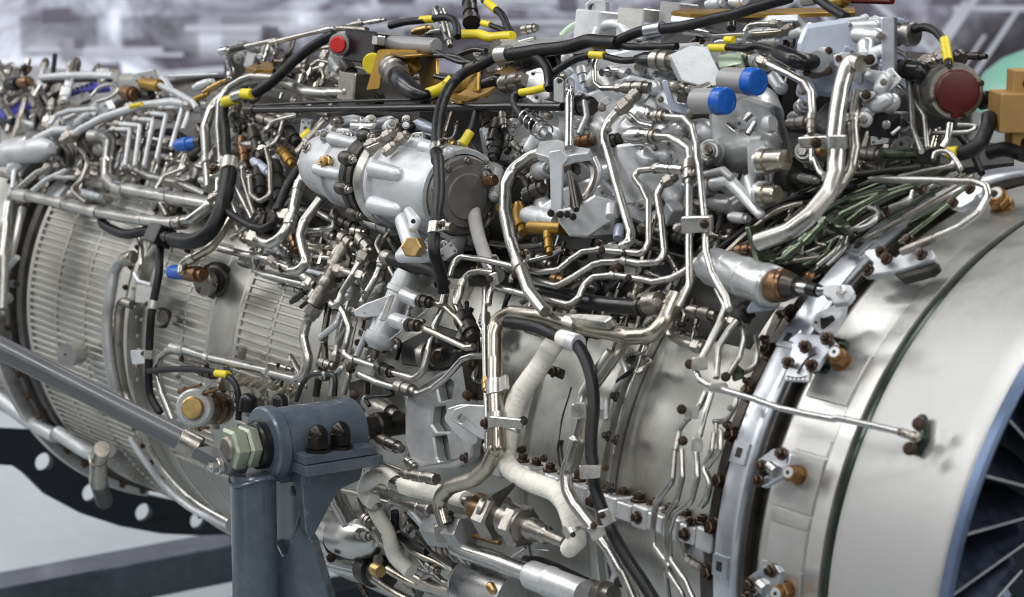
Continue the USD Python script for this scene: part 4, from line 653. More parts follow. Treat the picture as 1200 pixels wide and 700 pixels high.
for s, w, ax in (('c:830,465', 40, 'c'), ('c:860,560', 30, 'c'), ('c:600,500', 44, 'c'), ('c:630,640', 46, 'c'), ('c:790,590', 30, 'c'), ('i:620,20', 44, 'c'), ('c:560,545', 26, 'c'), ('c:960,520', 26, 'c'), ('c:1060,640', 30, 'c'), ('d:60,310', 30, 'c'), ('d:200,430', 30, 'c'), ('d:300,560', 30, 'c')): bolts(s, .125, w, ax, 'dull_steel')
plate('c:570,470 640,480 650,540 590,560 550,520', .115, .012, 'c', 'cast_alloy', 'flange', holes='c:598,508', hw=28)
for s, w, m in (('c:380,520 350,640', 60, 'dark_steel'), ('c:330,500 345,560', 60, 'dark_steel'), ('c:330,560 360,650', 44, 'pale_cast'), ('c:430,590 420,660', 40, 'dark_steel'), ('c:380,620 360,690', 60, 'dark_cast'), ('c:400,490 410,560', 40, 'dull_steel'), ('c:450,620 500,660', 40, 'dull_steel'), ('c:480,640 520,600', 44, 'grey_cast'), ('c:720,620 800,600', 60, 'copper'), ('c:860,610 910,600', 60, 'dark_steel'), ('c:740,300 760,390', 60, 'grey_cast'), ('c:830,270 850,350', 50, 'dull_steel'), ('c:870,300 960,330', 50, 'cast_alloy')): lathe(s, w, 'plug', .08, m, 'valve')
# clevis and plunger rod
plate('c:622,440 622,345 640,330 668,345 668,450', .15, .008, (.75, -.6, .2), 'grey_cast', 'clevis_plate', holes='c:648,350', hw=22); plate('c:672,440 672,345 690,330 712,345 712,420', .15, .008, (.75, -.6, .2), 'grey_cast', 'clevis_plate', holes='c:688,350', hw=22)
lathe('c:690,375 688,640', 44, [(0, .6), (.04, .9), (.1, .9), (.12, .6), (.18, .6), (.2, .95), (.28, .95), (.3, .9), (1, .9)], .15, 'bright_steel', 'plunger_rod'); plate('c:540,660 560,610 640,600 720,630 780,640 770,660 700,668 640,690', .14, .012, 'u', 'cast_alloy', 'lever_plate')
pipe('c:755,440 765,500 730,580', 24, .14, 'grey_cast', 'link'); lathe('c:715,455 795,460', 90, 'plug', .12, 'dark_steel', 'fitting')
plate('i:600,30 650,20 690,55 660,90 655,290 610,300 605,120', .15, .008, (.6, -.75, .1), 'pale_cast', 'lever_arm'); plate('i:690,150 715,150 745,240 700,290 690,260', .145, .008, (.6, -.75, .1), 'dark_steel', 'lever_arm')
pipe('i:690,120 705,200 720,280', 26, .16, 'dark_steel', 'lever_rod'); pipe('i:800,60 820,120 790,190 750,240', 26, .10, 'pale_cast', soft=True); obj('quadrant', sweep(smoothc(pts('i:690,60 760,70 795,130 760,215 700,240', .12)), .0045, 10), 'dull_steel', ENG)
plate('i:640,330 690,395 770,402 905,310 895,245 800,215 720,265 640,280', .12, .05, 'c', 'cast_alloy', 'lower_block', rnd=.002, bev=.0025); lathe('i:865,310 868,260', 44, 'can', .13, 'pale_cast', 'boss'); lathe('i:900,405 905,350', 46, 'can', .08, 'lavender_cast', 'canister')
for s in ('i:650,300', 'i:680,300', 'i:705,310', 'i:720,265', 'i:610,295'): bolts(s, .145, 34, 'c', 'dark_steel')
lathe('i:500,300 640,330', 90, [(0, .7), (.2, 1), (.6, 1), (.65, .8), (1, .8)], .10, 'pale_cast', 'cup'); lathe('i:500,225 580,180', 80, 'plug', .10, 'dark_steel', 'fitting'); lathe('i:470,260 490,380', 66, 'step', .08, 'gold_chromate', 'valve_foot'); lathe('i:520,355 660,360', 60, 'can', .10, 'gold_chromate', 'valve_foot'); lathe('i:595,370 605,470', 44, 'plug', .10, 'gold_chromate', 'drain_valve'); lathe('i:395,270 450,290', 60, 'can', .07, 'gold_chromate', 'valve_foot')
blob('i:560,230 590,290 640,250', [70, 80, 60], .085, 'cast_alloy', 'casting'); pipe('i:350,425 480,440 580,430', 24, .03, 'steel_tube', soft=True); pipe('i:520,500 600,480 660,450', 20, .05, 'bright_steel', soft=True)
# grey woven sleeve and the big inverted U
pipe('i:275,120 285,200 280,300 300,400 335,500 370,560', 56, .075, 'grey_sleeve', 'sleeved_hose', soft=True); lathe('c:225,620 290,690', 60, 'plug', .10, 'dull_steel', 'connector'); lathe('i:270,60 340,150', 70, 'plug', .095, 'dull_steel', 'connector'); lathe('i:330,160 370,150', 50, 'can', .10, 'copper', 'fitting')
blob('i:330,60 380,120 370,220', [50, 60, 60], .07, 'cast_alloy', 'casting'); bolts('i:330,70', .10, 26, 'c', 'dull_steel')
pipe('i:590,28 520,50 440,110 412,180 412,300 440,420 475,520 520,640 590,720', 52, .115, 'steel_tube', bend=2.4); pipe('i:590,300 590,20', 20, .05, 'dull_steel')
# long bent tubes
TB = 'bright_steel'
pipe('i:175,570 185,520 215,482 300,492 430,520 560,551 645,540 690,500 745,462 830,450 860,458 960,465 1010,470 1032,420 1030,240 1000,180 968,140 985,112 1080,100', 27, .10, 'steel_tube', ends='1')
pipe('i:500,580 640,610 720,565 790,520 830,508 930,502 1000,512 1075,508 1102,470 1085,310 1068,220 1090,170 1130,145', 31, .095, 'steel_tube', ends='1')
pipe('i:340,690 345,640 365,612 560,662 690,690 730,665 750,610 790,572 880,562 1000,580 1060,592 1130,575 j:230,585 300,548 360,500 390,465', 29, .09, 'steel_tube')
pipe('i:200,690 218,640 228,590 255,555 300,545 365,552', 28, .095, 'steel_tube'); pipe('i:140,690 150,640 172,580', 26, .095, 'steel_tube')
pipe('c:940,445 900,480 855,530 838,580 845,640 i:840,-20 870,80 890,160 955,375 950,420 915,440', 38, .125, 'steel_tube', ends='0'); lathe('c:990,395 925,455', 60, 'plug', .125, 'dull_steel', 'union')
pipe('c:810,240 795,290 800,360 830,382 910,380', 22, .125, 'steel_tube', ends='1'); lathe('c:925,380 1040,375', 60, 'plug', .125, 'dull_steel', 'union'); blob('c:1010,370 1060,380', [60, 70], .115, 'pale_cast', 'casting')
lathe('c:935,585 1040,585', 76, [(0, .7), (.3, 1), (.7, 1), (.75, .8), (1, .8)], .125, 'bright_steel', 'union'); lathe('c:1035,590 1075,590', 70, 'plug', .125, 'dull_steel', 'nut'); lathe('c:1000,480 1060,500', 66, 'step', .12, 'bright_steel', 'union'); lathe('c:1065,503 1115,505', 66, 'plug', .125, 'dull_steel', 'nut')
pipe('c:1070,590 1120,590 1160,610 d:320,640 328,700 j:330,60', 30, .13, 'steel_tube'); pipe('c:1110,505 1179,508 d:300,508 335,545 355,620 360,690 j:365,80 388,300 397,470 425,560 480,655 495,710', 28, .14, 'steel_tube')
pipe('j:322,60 322,300 322,480 325,600 300,650 275,700', 32, .13, 'steel_tube'); lathe('j:322,70 322,175', 60, 'plug', .13, 'dull_steel', 'union'); lathe('j:190,100 330,110', 50, 'plug', .125, 'bright_steel', 'tee'); lathe('j:355,120 300,140', 52, 'step', .13, 'dull_steel', 'tee')
plate('j:285,312 415,308 420,375 292,385', .155, .012, (.6, -.8, 0), 'clamp_steel', 'clamp_plate'); bolts('j:388,342', .165, 44, (.6, -.8, 0)); lathe('j:262,365 290,345', 40, 'step', .14, 'dull_steel', 'fitting')
pipe('c:930,480 960,500 990,530 1050,545', 16, .12, 'steel_tube', soft=True)
for s, sd in (('i:455,525', (1, 0, .4)), ('i:372,575', (0, 0, 1)), ('i:822,450', (0, 0, 1)), ('i:930,530', (-1, 0, .3)), ('i:905,570', (0, 0, 1)), ('i:225,600', (-1, 0, 0)), ('i:165,595', (-1, 0, 0))): clamp(s, sd)
plate('i:925,505 985,510 980,590 930,590', .085, .012, 'c', 'clamp_steel', 'clamp_plate'); plate('i:805,430 900,425 905,445 830,470', .09, .01, 'u', 'clamp_steel', 'clamp_plate'); plate('i:150,575 255,580 255,620 150,625', .10, .01, 'c', 'clamp_steel', 'clamp_plate'); plate('i:340,560 380,545 390,600 350,620', .105, .01, 'c', 'clamp_steel', 'clamp_plate')
for s in ('i:160,595', 'i:345,580', 'i:455,565', 'i:900,525', 'i:830,455', 'i:945,575'): bolts(s, .115, 34, 'c')
# things between: brown discs, small parts under the control unit
for s, w, m in (('i:990,270 1010,200', 90, 'brass'), ('i:960,240 1000,300', 110, 'dark_cast'), ('j:230,260 290,240', 80, 'bronze_bolt'), ('i:1110,240 1170,260', 70, 'pale_cast'), ('i:1000,360 1060,380', 60, 'dull_steel'), ('i:870,440 940,470', 60, 'dull_steel'), ('i:620,580 690,590', 60, 'copper'), ('i:560,490 620,520', 60, 'dull_steel'), ('j:180,320 200,380', 60, 'dull_steel'), ('i:700,470 760,480', 44, 'bronze_bolt')): lathe(s, w, 'plug', .04, m, 'valve')
# white cover with two blue capped cylinders
plate('d:238,238 330,195 405,203 455,310 450,370 380,375 290,350', .15, .05, (.75, -.6, .3), 'pale_cast', 'white_block', rnd=.003, bev=.0012); lathe('d:365,250 405,220', 80, 'can', .14, 'lens_green', 'green_lens'); plate('d:440,240 540,220 550,270 450,290', .12, .02, 'u', 'lens_green', 'green_plate')
CAPG = 'blue blanking caps on the grey cylinders'
def capped(a, b, c, w, h, lab):
    lathe(a+' '+b, w, [(0, .9), (.05, 1), (1, 1)], h, 'grey_paint', 'grey_cylinder', n=40)
    p, q, r = pts(a, h)[0], pts(b, h)[0], pts(c, h)[0]; R = wr(w*1.06, p); d = unit(q-p); L = np.linalg.norm(r-q)
    t = thing('blanking_plug', lab, 'plug', q); obj('cap_body', lathe3(q-d*.004, q+d*L, [(0, R*.98), (.06, R*1.03), (.16, R*1.03), (.19, R), (.82, R), (.95, R*.96), (1, R*.88), (1, R*.70), (.975, R*.68), (.975, R*.02)], 48), 'blue_plastic', t); obj('center_mark', lathe3(q+d*L*.97, q+d*(L*.98+.0008), [(0, R*.12), (1, R*.10)], 12), 'blue_plastic', t)
capped('d:350,438', 'd:455,437', 'd:488,436', 112, .165, 'blue round plastic cap on the lower grey cylinder, nearer the white block')
capped('d:475,345', 'd:590,353', 'd:622,355', 112, .15, 'blue round plastic cap on the upper grey cylinder, nearer the gearbox')
block('d:320,395', (20, 30, 20), .13, 'dark_steel', 'block'); plate('d:320,380 410,350 420,365 335,400', .16, .008, 'u', 'dull_steel', 'strap'); bolts('d:330,385 265,375 330,490', .15, 40, 'c', 'dull_steel'); lathe('d:245,370 330,390', 50, 'plug', .14, 'dull_steel', 'fitting')
plate('d:200,345 230,345 260,440 330,470 320,500 240,480', .13, .03, 'c', 'lavender_cast', 'bracket', rnd=.004); blob('d:200,380 220,430 280,470 260,510', [70, 80, 80, 70], .10, 'cast_alloy', 'casting'); plate('d:455,290 530,280 520,310 470,350', .13, .01, 'u', 'dark_steel', 'bracket')
# cone body with round end and the knobs
lathe('d:620,420 540,700', 330, [(0, .55), (.2, .8), (.5, .9), (1.0, .95)], .02, 'cast_alloy', 'cone_body', n=56); lathe('d:655,540 685,532', 78, 'can', .125, 'pale_cast', 'round_cover'); lathe('d:400,560 370,600', 100, 'can', .08, 'pale_cast', 'cup'); blob('d:430,660 560,660 650,640', [160, 180, 150], .05, 'grey_cast', 'casting'); blob('d:690,340 720,380', [60, 60], .10, 'pale_cast', 'casting')
for s in ('d:560,520 590,490', 'd:530,570 490,540', 'd:575,580 605,530'): pipe(s, 26, .13, 'bright_steel', 'pin')
lathe('j:640,72 745,66', 112, [(0, 1), (.25, 1), (.26, .86), (.85, .86), (.95, .8), (1, .5)], .115, 'nickel_tube', 'knob'); lathe('j:628,72 660,70', 124, 'can', .10, 'cast_alloy', 'knob_base'); lathe('j:640,215 705,215', 100, [(0, 1), (.3, 1), (.32, .84), (.9, .84), (1, .7)], .105, 'nickel_tube', 'knob'); lathe('j:625,215 650,215', 120, 'can', .10, 'cast_alloy', 'knob_base')
plate('j:570,-20 650,-20 660,30 620,90 610,170 580,170', .10, .03, 'c', 'cast_alloy', 'web', rnd=.004); blob('j:430,170 500,160 560,220 630,300', [60, 62, 60, 46], .09, 'cast_alloy', 'strut'); blob('j:630,300 600,220 580,150', [40, 46, 50], .09, 'cast_alloy', 'strut'); blob('j:390,130 470,110 500,140', [34, 36, 34], .10, 'grey_cast', 'rim'); blob('j:440,250 520,260 560,230', [80, 90, 70], .05, 'grey_cast', 'casting')
lathe('j:500,310 580,320', 50, 'step', .07, 'cast_alloy', 'fitting'); lathe('j:385,190 420,180', 90, 'can', .09, 'dull_steel', 'port'); lathe('j:415,90 440,75', 60, 'ring', .09, 'dark_steel', 'port'); lathe('j:720,150 820,150', 110, [(0, .9), (.3, .9), (.32, 1), (.6, 1), (.62, .6), (1, .55)], .06, 'dark_cast', 'canister'); lathe('j:800,140 880,155', 40, 'plug', .07, 'bright_steel', 'fitting')
# ---------------------------------------------------------------- gearbox front casting at the upper right
GB = plate('d:785,190 800,150 820,105 1000,78 e:285,75 470,72 472,420 400,420 250,470 215,420 60,410 40,300 50,190', .085, .10, (.62, -.78, .08), 'lavender_cast', 'gearbox', rnd=.006, bev=.006)
plate('e:415,76 474,72 474,430 430,440 420,400', .10, .02, (.62, -.78, .08), 'band_steel', 'gearbox_rim', GB, rnd=.002); lathe('d:830,150 905,135', 90, [(0, 1.1), (.3, 1.1), (.35, .95), (.9, .95), (1, .8)], .105, 'cast_alloy', 'round_cover', GB); blob('d:770,150 800,140', [40, 46], .10, 'pale_cast', 'ear', GB)
plate('d:810,235 935,205 940,320 850,345 815,320', .11, .012, (.62, -.78, .08), 'dull_steel', 'connector_plate', GB, rnd=.002); lathe('d:905,262,95 d:880,266,128', 118, [(0, 1), (.3, 1), (.32, .85), (.6, .85), (.62, .95), (.8, .95), (1, .8)], .125, 'grey_cast', 'connector_ring', GB, n=36)
for s in ('d:925,220', 'd:925,305', 'd:830,315'): bolts(s, .125, 36, (.62, -.78, .08))
plate('d:790,360 860,355 875,420 830,450 780,410', .10, .02, (.62, -.78, .08), 'lavender_cast', 'ear', GB, rnd=.006); bolts('d:812,392', .118, 44, (.62, -.78, .08), 'dull_steel')
blob('e:320,150 395,160 410,150', [80, 80, 50], .10, 'cast_alloy', 'boss', GB); bolts('e:412,155', .13, 40, 'c', 'dull_steel'); blob('e:350,200 350,230', [80, 70], .105, 'cast_alloy', 'boss', GB); blob('e:380,240 420,220 450,230', [70, 60, 50], .10, 'pale_cast', 'rib', GB); blob('e:370,330 430,345 410,380', [60, 70, 60], .10, 'pale_cast', 'rib', GB); blob('e:330,420 400,450 440,430', [50, 80, 60], .09, 'pale_cast', 'boss', GB)
blob('e:370,490 420,470 460,440', [90, 100, 80], .07, 'cast_alloy', 'boss', GB); blob('e:300,115 390,110', [50, 50], .105, 'cast_alloy', 'rib', GB); bolts('e:425,355', .125, 34, 'c', 'dull_steel'); bolts('e:330,80', .1, 30, 'z', 'dull_steel'); bolts('e:285,110', .11, 26, 'c', 'dull_steel'); blob('e:240,95 330,85 345,80', [30, 30, 40], .10, 'pale_cast', 'rib', GB)
# flanged big elbow pipe and its neighbour
plate('e:205,240 250,225 330,240 395,235 400,275 340,300 330,380 240,300 215,285', .115, .010, (.62, -.78, .08), 'pale_cast', 'pipe_flange', GB, rnd=.004); bolts('e:235,253 365,258', .125, 50, (.62, -.78, .08)); plate('e:310,400 380,395 395,415 340,440', .11, .02, (.62, -.78, .08), 'pale_cast', 'ear', GB); bolts('e:350,410', .12, 46, (.62, -.78, .08))
pipe('e:330,275 290,262 265,300 240,400 225,500 215,600 j:960,40 955,120 930,200 850,300 760,370 620,420', 72, .13, 'steel_tube', bend=1.8, n=24); pipe('d:1050,400 1040,470 1032,560 j:1040,10 1025,100 985,165 940,215', 44, .105, 'dull_steel', n=16); lathe('d:1030,500 1027,545', 64, 'plug', .105, 'clamp_steel', 'collar')
obj('pipe_flange', cat(*[boxm(P(720+(625)/ZS, 170+(425)/ZS, .10), [unit(pts('j:620,420 700,395', .13)[1]-pts('j:620,420 700,395', .13)[0]), *basis(pts('j:620,420 700,395', .13)[1]-pts('j:620,420 700,395', .13)[0])[:2]], (.006, .034, .044), .3)]), 'green_steel', ENG)
lathe('d:835,605 1000,612', 62, [(0, .3), (0, .9), (1, .9), (1, .3)], .11, 'clamp_steel', 'strap_arm'); plate('d:925,585 1000,585 1002,645 925,645', .155, .008, (.6, -.8, 0), 'clamp_steel', 'pipe_strap', rnd=.001); plate('d:790,595 925,587 925,645 800,640', .135, .012, (.6, -.8, 0), 'clamp_steel', 'pipe_strap', rnd=.002); bolts('d:870,617', .15, 52, (.6, -.8, 0))
pipe('d:640,265 690,290 765,325 820,355 848,400 855,480 850,570', 33, .13, 'steel_tube', ends='0'); lathe('d:852,490 850,580', 46, 'plug', .13, 'dull_steel', 'union'); pipe('d:853,640 855,700 j:862,60 890,120 905,130', 28, .11, 'steel_tube'); lathe('d:755,530 850,525', 60, 'plug', .10, 'dull_steel', 'union'); lathe('j:850,20 900,30', 50, 'can', .08, 'brass', 'fitting')
# connector stack and the dark red covered valve, right of the gearbox
lathe('e:470,150 560,148', 100, [(0, 1), (.2, 1), (.2, .8), (.65, .8), (.65, 1.05), (.95, 1.05), (1, .8)], .06, 'dull_steel', 'connector'); pipe('e:560,128 600,118 640,130 668,155 690,190', 34, .065, 'black_rubber', 'cable', soft=True); tape('e:688,172 705,265', 44, .066); pipe('e:703,262 708,290', 30, .066, 'black_rubber', 'cable')
lathe('e:465,300 555,298', 86, 'plug', .06, 'dark_steel', 'connector'); lathe('e:545,310 620,312', 92, 'dome', .06, 'black_plastic', 'connector'); pipe('e:600,310 640,300 690,290', 44, .055, 'black_rubber', 'cable', soft=True)
pipe('e:540,340 545,450 552,560 590,655', 24, .05, 'steel_tube', ends='0'); pipe('e:470,350 560,440 600,500 615,640', 22, .045, 'steel_tube', ends='0'); pipe('e:480,220 520,240 540,280', 22, .05, 'steel_tube'); pipe('e:640,690 650,660 700,655 735,690 760,730', 20, .05, 'steel_tube', soft=True); pipe('e:712,540 705,600 680,640', 34, .03, 'steel_tube'); pipe('e:750,540 820,545 790,570 640,575', 20, .03, 'steel_tube', soft=True); pipe('e:500,570 540,550 500,575 560,580', 16, .04, 'steel_tube', soft=True)
block('e:430,540', (30, 30, 24), .06, 'black_plastic', 'switch_box'); bolts('e:437,540', .085, 40, 'c', 'bright_steel'); plate('e:455,575 495,545 500,555 465,585', .085, .003, 'c', 'pale_cast', 'name_plate')
for s in ('e:600,260 680,230', 'e:620,270 690,250', 'e:460,440 530,400'): pipe(s, 26, .045, 'dull_steel', ends='01')
RC = pts('e:738,395', .04)[0]; RAX = unit(np.array([.88, -.46, .05])); rr = wr(196, RC)
VLV = obj('round_valve', lathe3(RC-RAX*.10, RC, [(0, rr*.75), (.25, rr*.8), (.3, rr*1.2), (.42, rr*1.2), (.44, rr*1.0), (.6, rr*1.02), (.62, rr*1.26), (.80, rr*1.26), (.84, rr*1.2), (.9, rr*1.05), (1, rr*1.02)], 56), 'dull_steel', ENG); obj('valve_ring', lathe3(RC-RAX*.022, RC+RAX*.003, [(0, rr*1.24), (.6, rr*1.26), (1, rr*1.2), (1, rr*1.02)], 56), 'dull_steel', VLV)
for k in range(4):
    a = k*math.pi/2+.3; X, Y, _ = basis(RAX); bolt3(RC+(math.cos(a)*X+math.sin(a)*Y)*rr*1.14, RAX, .0035, 'dark_steel', VLV)
t = thing('red_cover', 'large dark red round cover on the open end of the valve at upper right', 'cover', RC); obj('cover_disc', lathe3(RC-RAX*.006, RC+RAX*.012, [(0, rr), (.7, rr), (.9, rr*.96), (1, rr*.86)], 48), 'red_cap', t); obj('grip_tab', boxm(RC+RAX*.006+rr*np.array([0, 0, -1.0]), np.eye(3), (.012, .012, .01), .3), 'red_cap', t)
lathe('e:735,240 870,245', 36, 'plug', .0, 'dark_steel', 'pin'); lathe('e:745,240 760,260', 70, 'can', .02, 'dark_steel', 'hinge')
pipe('e:880,500 875,545 840,620 790,655 738,665', 62, .03, 'black_rubber', 'cable', soft=True); tape('e:748,655 705,660', 50, .035); lathe('e:830,440 900,425', 80, 'step', .0, 'black_plastic', 'connector'); pipe('e:880,660 950,645 1032,670', 60, -.01, 'black_rubber', 'cable', soft=True)
pipe('e:330,668 420,668 640,664', 52, .02, 'green_steel', n=16); lathe('e:340,668 415,668', 62, 'plug', .03, 'dull_steel', 'union'); block('e:620,672', (22, 20, 20), .03, 'black_plastic', 'clip')
gb = P(920+1030/ZS, 478/ZS, .0); GA = [unit(np.array([.85, -.5, 0])), unit(np.array([.5, .85, 0])), np.array([0, 0, 1.])]
G = obj('tan_block', boxm(gb+[.01, .01, 0], GA, (.06, .10, .046), .06), 'tan_block', ENG, smooth=20); obj('nub', boxm(gb+np.array([0, 0, .034]), GA, (.035, .035, .03), .08), 'tan_block', G, smooth=20); obj('nub', boxm(gb-np.array([0, 0, .037]), GA, (.035, .035, .03), .08), 'tan_block', G, smooth=20)
for dz in (.034, -.037): bolt3(gb+GA[0]*.0175+[0, 0, dz], GA[0], .005, 'bronze_bolt', G)
# ---------------------------------------------------------------- lower middle: elbow pipe, white lagged hose, black hose
pipe('u:155,385 130,310 135,265 175,225 280,190 335,140 370,60 n:385,690 378,560 370,420 368,300 365,200 380,130 440,98 560,108 700,150 850,180 960,202 1050,195 1105,130 1150,20', 64, .095, 'nickel_tube', bend=1.7, n=20)
lathe('n:690,145 735,155', 92, [(0, 1), (1, 1)], .095, 'clamp_steel', 'strap'); plate('n:665,110 730,100 880,110 840,140 720,125', .12, .012, 'u', 'clamp_steel', 'strap_arm'); lathe('n:915,190 950,200', 74, 'ring', .095, 'nickel_tube', 'collar'); lathe('n:1120,80 1145,30', 80, 'plug', .095, 'nickel_tube', 'union')
clamp('n:385,430', (1, 0, 0), k=0, bolt=False); clamp('n:378,575', (-1, 0, 0), k=0); pipe('n:325,-10 322,150 328,400 335,560 335,700 u:325,40', 24, .075, 'steel_tube'); lathe('n:330,380 333,440', 44, 'plug', .08, 'brass', 'union'); plate('n:345,545 490,560 485,600 340,590', .115, .006, (.6, -.8, 0), 'clamp_steel', 'pipe_strap', rnd=.001); bolts('n:362,572', .12, 36, (.6, -.8, 0)); bolts('n:490,565', .10, 44, 'c', 'dark_steel')
LAG = pipe('n:650,190 610,250 560,330 510,400 465,470 435,580 415,700 u:415,20 412,90 440,150 520,200 620,240 670,290 695,350 712,410', 82, .075, 'white_wrap', 'lagged_hose', soft=True, n=28)
pl, rl, _ = PIPES[-1]
for k in range(3, len(pl)-3, 3): obj('wrap_edge', lathe3(pl[k]-unit(pl[k+1]-pl[k-1])*.0028, pl[k]+unit(pl[k+1]-pl[k-1])*.0028, [(0, rl*.99), (.3, rl*1.014), (.9, rl*1.01), (1, rl*.99)], 24), 'white_wrap', LAG)
lathe('n:412,590 470,610', 20, 'ring', .10, 'clamp_steel', 'band'); c = pts('n:425,580 420,620', .075); obj('hose_band', lathe3(c[0], c[1], [(0, rl*1.06), (1, rl*1.06)], 28), 'clamp_steel', LAG)
blob('u:715,410 720,455 690,490', [86, 90, 80], .075, 'white_wrap', 'lagged_elbow', LAG); lathe('u:700,395 725,435', 96, [(0, 1), (1, 1)], .075, 'clamp_steel', 'hose_band', LAG); bolts('u:705,430', .10, 26, 'c', 'dark_steel', LAG)
pipe('n:420,140 490,148 560,165 640,200 700,220 745,270 780,360 795,480 785,620 785,720 u:788,100 800,220 835,330 885,440 950,550 1010,640 1070,740', 52, .115, 'black_rubber', 'hose', soft=True, n=18)
lathe('n:650,205 725,225', 72, [(0, .8), (.05, 1), (.95, 1), (1, .8)], .115, 'white_wrap', 'hose_sleeve'); lathe('n:695,222 730,232', 78, 'ring', .115, 'pale_cast', 'clip')
pipe('n:545,5 640,15 800,55 990,75', 62, .07, 'black_plastic', 'cable_tube', soft=True, n=18); lathe('n:985,72 1035,70', 84, 'plug', .07, 'dark_steel', 'cable_end'); lathe('n:1030,60 1080,55', 100, 'ring', .085, 'dull_steel', 'eye'); bolts('n:1068,60', .10, 54, 'c', 'dull_steel')
pipe('n:870,270 800,370 750,450 725,560 705,650 u:715,20 690,110 672,160 680,240 720,310 780,385 860,490 920,590 980,720', 50, .10, 'steel_tube', bend=2.2, n=16); pipe('n:960,190 900,280 800,420 740,560 u:740,30 715,140', 36, .06, 'nickel_tube'); lathe('n:865,260 830,320', 40, 'plug', .07, 'pale_cast', 'union')
lathe('n:755,490 740,560', 62, 'ring', .10, 'clamp_steel', 'clip'); plate('n:700,490 765,490 770,555 695,550', .125, .006, 'c', 'clamp_steel', 'pipe_strap'); plate('n:770,520 840,515 840,560 780,555', .10, .006, 'c', 'clamp_steel', 'strap_arm')
for s in ('u:730,130 830,130 825,185 735,190', 'u:810,330 860,315 895,370 840,400', 'u:765,400 840,390 850,430 790,460'): plate(s, .14, .010, 'c', 'clamp_steel', 'pipe_strap', rnd=.002)
for s in ('u:725,160', 'u:845,140', 'u:795,390', 'u:830,345'): bolts(s, .145, 34, 'c')
# horizontal split flange with its bolts
SF0, SF1 = Pcyl(590, 528, .42), Pcyl(850, 652, .42)
th0, th1 = math.atan2(SF0[2]-AX, -SF0[1]), math.atan2(SF1[2]-AX, -SF1[1]); nS = 15
for k in range(nS):
    for dz in (-1,):
        s = SF0[0]+(SF1[0]-SF0[0])*(k+.5)/nS; a = (th0+th1)/2; n = np.array([0, -math.cos(a), math.sin(a)]); up = np.cross(n, [1., 0, 0]); up = up if up[2] > 0 else -up
        c = np.array([s, 0, AX])+n*.421; L = (SF1[0]-SF0[0])/nS
        obj('split_flange', boxm(c, [[1, 0, 0], up, n], (L*.94, .028-.006*(k % 2), .046), .18), 'cast_alloy', ENG, smooth=20); bolt3(c+up*.013, up, .0068, 'bronze_bolt')
        if k % 3 == 1: bolt3(c+n*.023, n, .006, 'bronze_bolt')
for s in ('n:455,370 500,560', ): pass
bolts('n:620,355', .03, 50, 'l', 'bronze_bolt', long=1.6); bolts('n:580,330 480,690 u:580,100 490,60', .03, 36, 'o'); plate('n:560,310 650,335 640,380 570,350', .03, .01, 'o', 'dark_steel', 'bracket')
# scalloped flange half way, bolts
for k, s in enumerate(('n:960,300', 'n:890,460', 'n:855,630', 'u:890,20', 'u:870,230')): bolts(s, .02, 50, 'l', 'dark_steel')
pipe('n:930,270 915,300 935,360 890,430 855,470 850,560', 26, .015, 'cast_alloy', soft=True); pipe('n:1015,240 960,390 920,510 890,640 880,710', 12, .01, 'bright_steel', soft=True); pipe('n:700,420 690,460 660,560 645,690 u:640,60', 12, -.018, 'dark_steel', 'seam', soft=True)
pipe('u:655,20 648,60 660,140', 24, .0, 'dark_steel', soft=True); pipe('u:860,530 885,590 870,640', 26, .0, 'cast_alloy', soft=True); bolts('u:905,635', .01, 50, 'c', 'dark_steel')
# cast mount block with pockets
PK = ['m:1000,420 1010,380 1040,368 1072,400 1064,470 1015,482', 'm:985,505 1035,498 1045,580 1065,612 1000,612 978,580', 'm:990,640 1032,630 1052,725 1000,725', 's:985,5 1042,0 1058,115 1008,112']
MB_ = plate('m:870,450 945,400 1010,355 1100,330 1179,300 1179,470 1150,720 s:1090,140 900,150 860,20', .022, .018, (.25, -.95, .12), 'cast_alloy', 'mount_casting', rnd=.003, bev=.0025, cut=PK)
plate('m:860,460 945,410 1010,365 1100,340 1170,310 1170,470 1145,710 s:1080,135 905,145 865,20', .006, .012, (.25, -.95, .12), 'grey_cast', 'pocket_floor', MB_, rnd=.003)
pipe('m:872,455 890,560 880,690 s:870,90 905,148', 22, .022, 'cast_alloy', 'rim', soft=True, par=MB_)
plate('m:1105,310 1179,280 1179,480 1130,470', .03, .012, (.25, -.95, .12), 'dark_steel', 'strap', MB_); bolts('n:270,325 255,455', .035, 54, 'l')
plate('m:1030,560 1050,510 1100,495 1179,495 1179,660 1140,680 1080,620', .06, .008, (.5, -.85, .1), 'cast_alloy', 'lug_plate', MB_, rnd=.006, holes='m:1108,558', hw=36); plate('n:170,560 190,515 250,495 335,500 335,660 270,620', .075, .008, (.5, -.85, .1), 'cast_alloy', 'lug_plate', MB_, rnd=.006, holes='n:223,558', hw=36); bolts('s:1125,98', .04, 50, 'l')
# dark opening behind the mount and sockets
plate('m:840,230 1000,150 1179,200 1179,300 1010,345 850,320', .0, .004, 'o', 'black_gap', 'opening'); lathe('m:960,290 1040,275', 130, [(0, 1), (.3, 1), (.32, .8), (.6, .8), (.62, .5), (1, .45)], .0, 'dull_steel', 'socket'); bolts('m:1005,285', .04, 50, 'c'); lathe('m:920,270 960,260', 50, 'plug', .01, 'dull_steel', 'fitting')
lathe('m:1110,110 1160,210', 90, 'plug', .07, 'dark_steel', 'union'); lathe('n:230,140 275,215', 70, 'plug', .065, 'dark_steel', 'union'); pipe('n:215,-10 200,50 235,140', 36, .065, 'steel_tube'); lathe('m:700,480 830,545', 90, 'step', .01, 'dull_steel', 'socket')
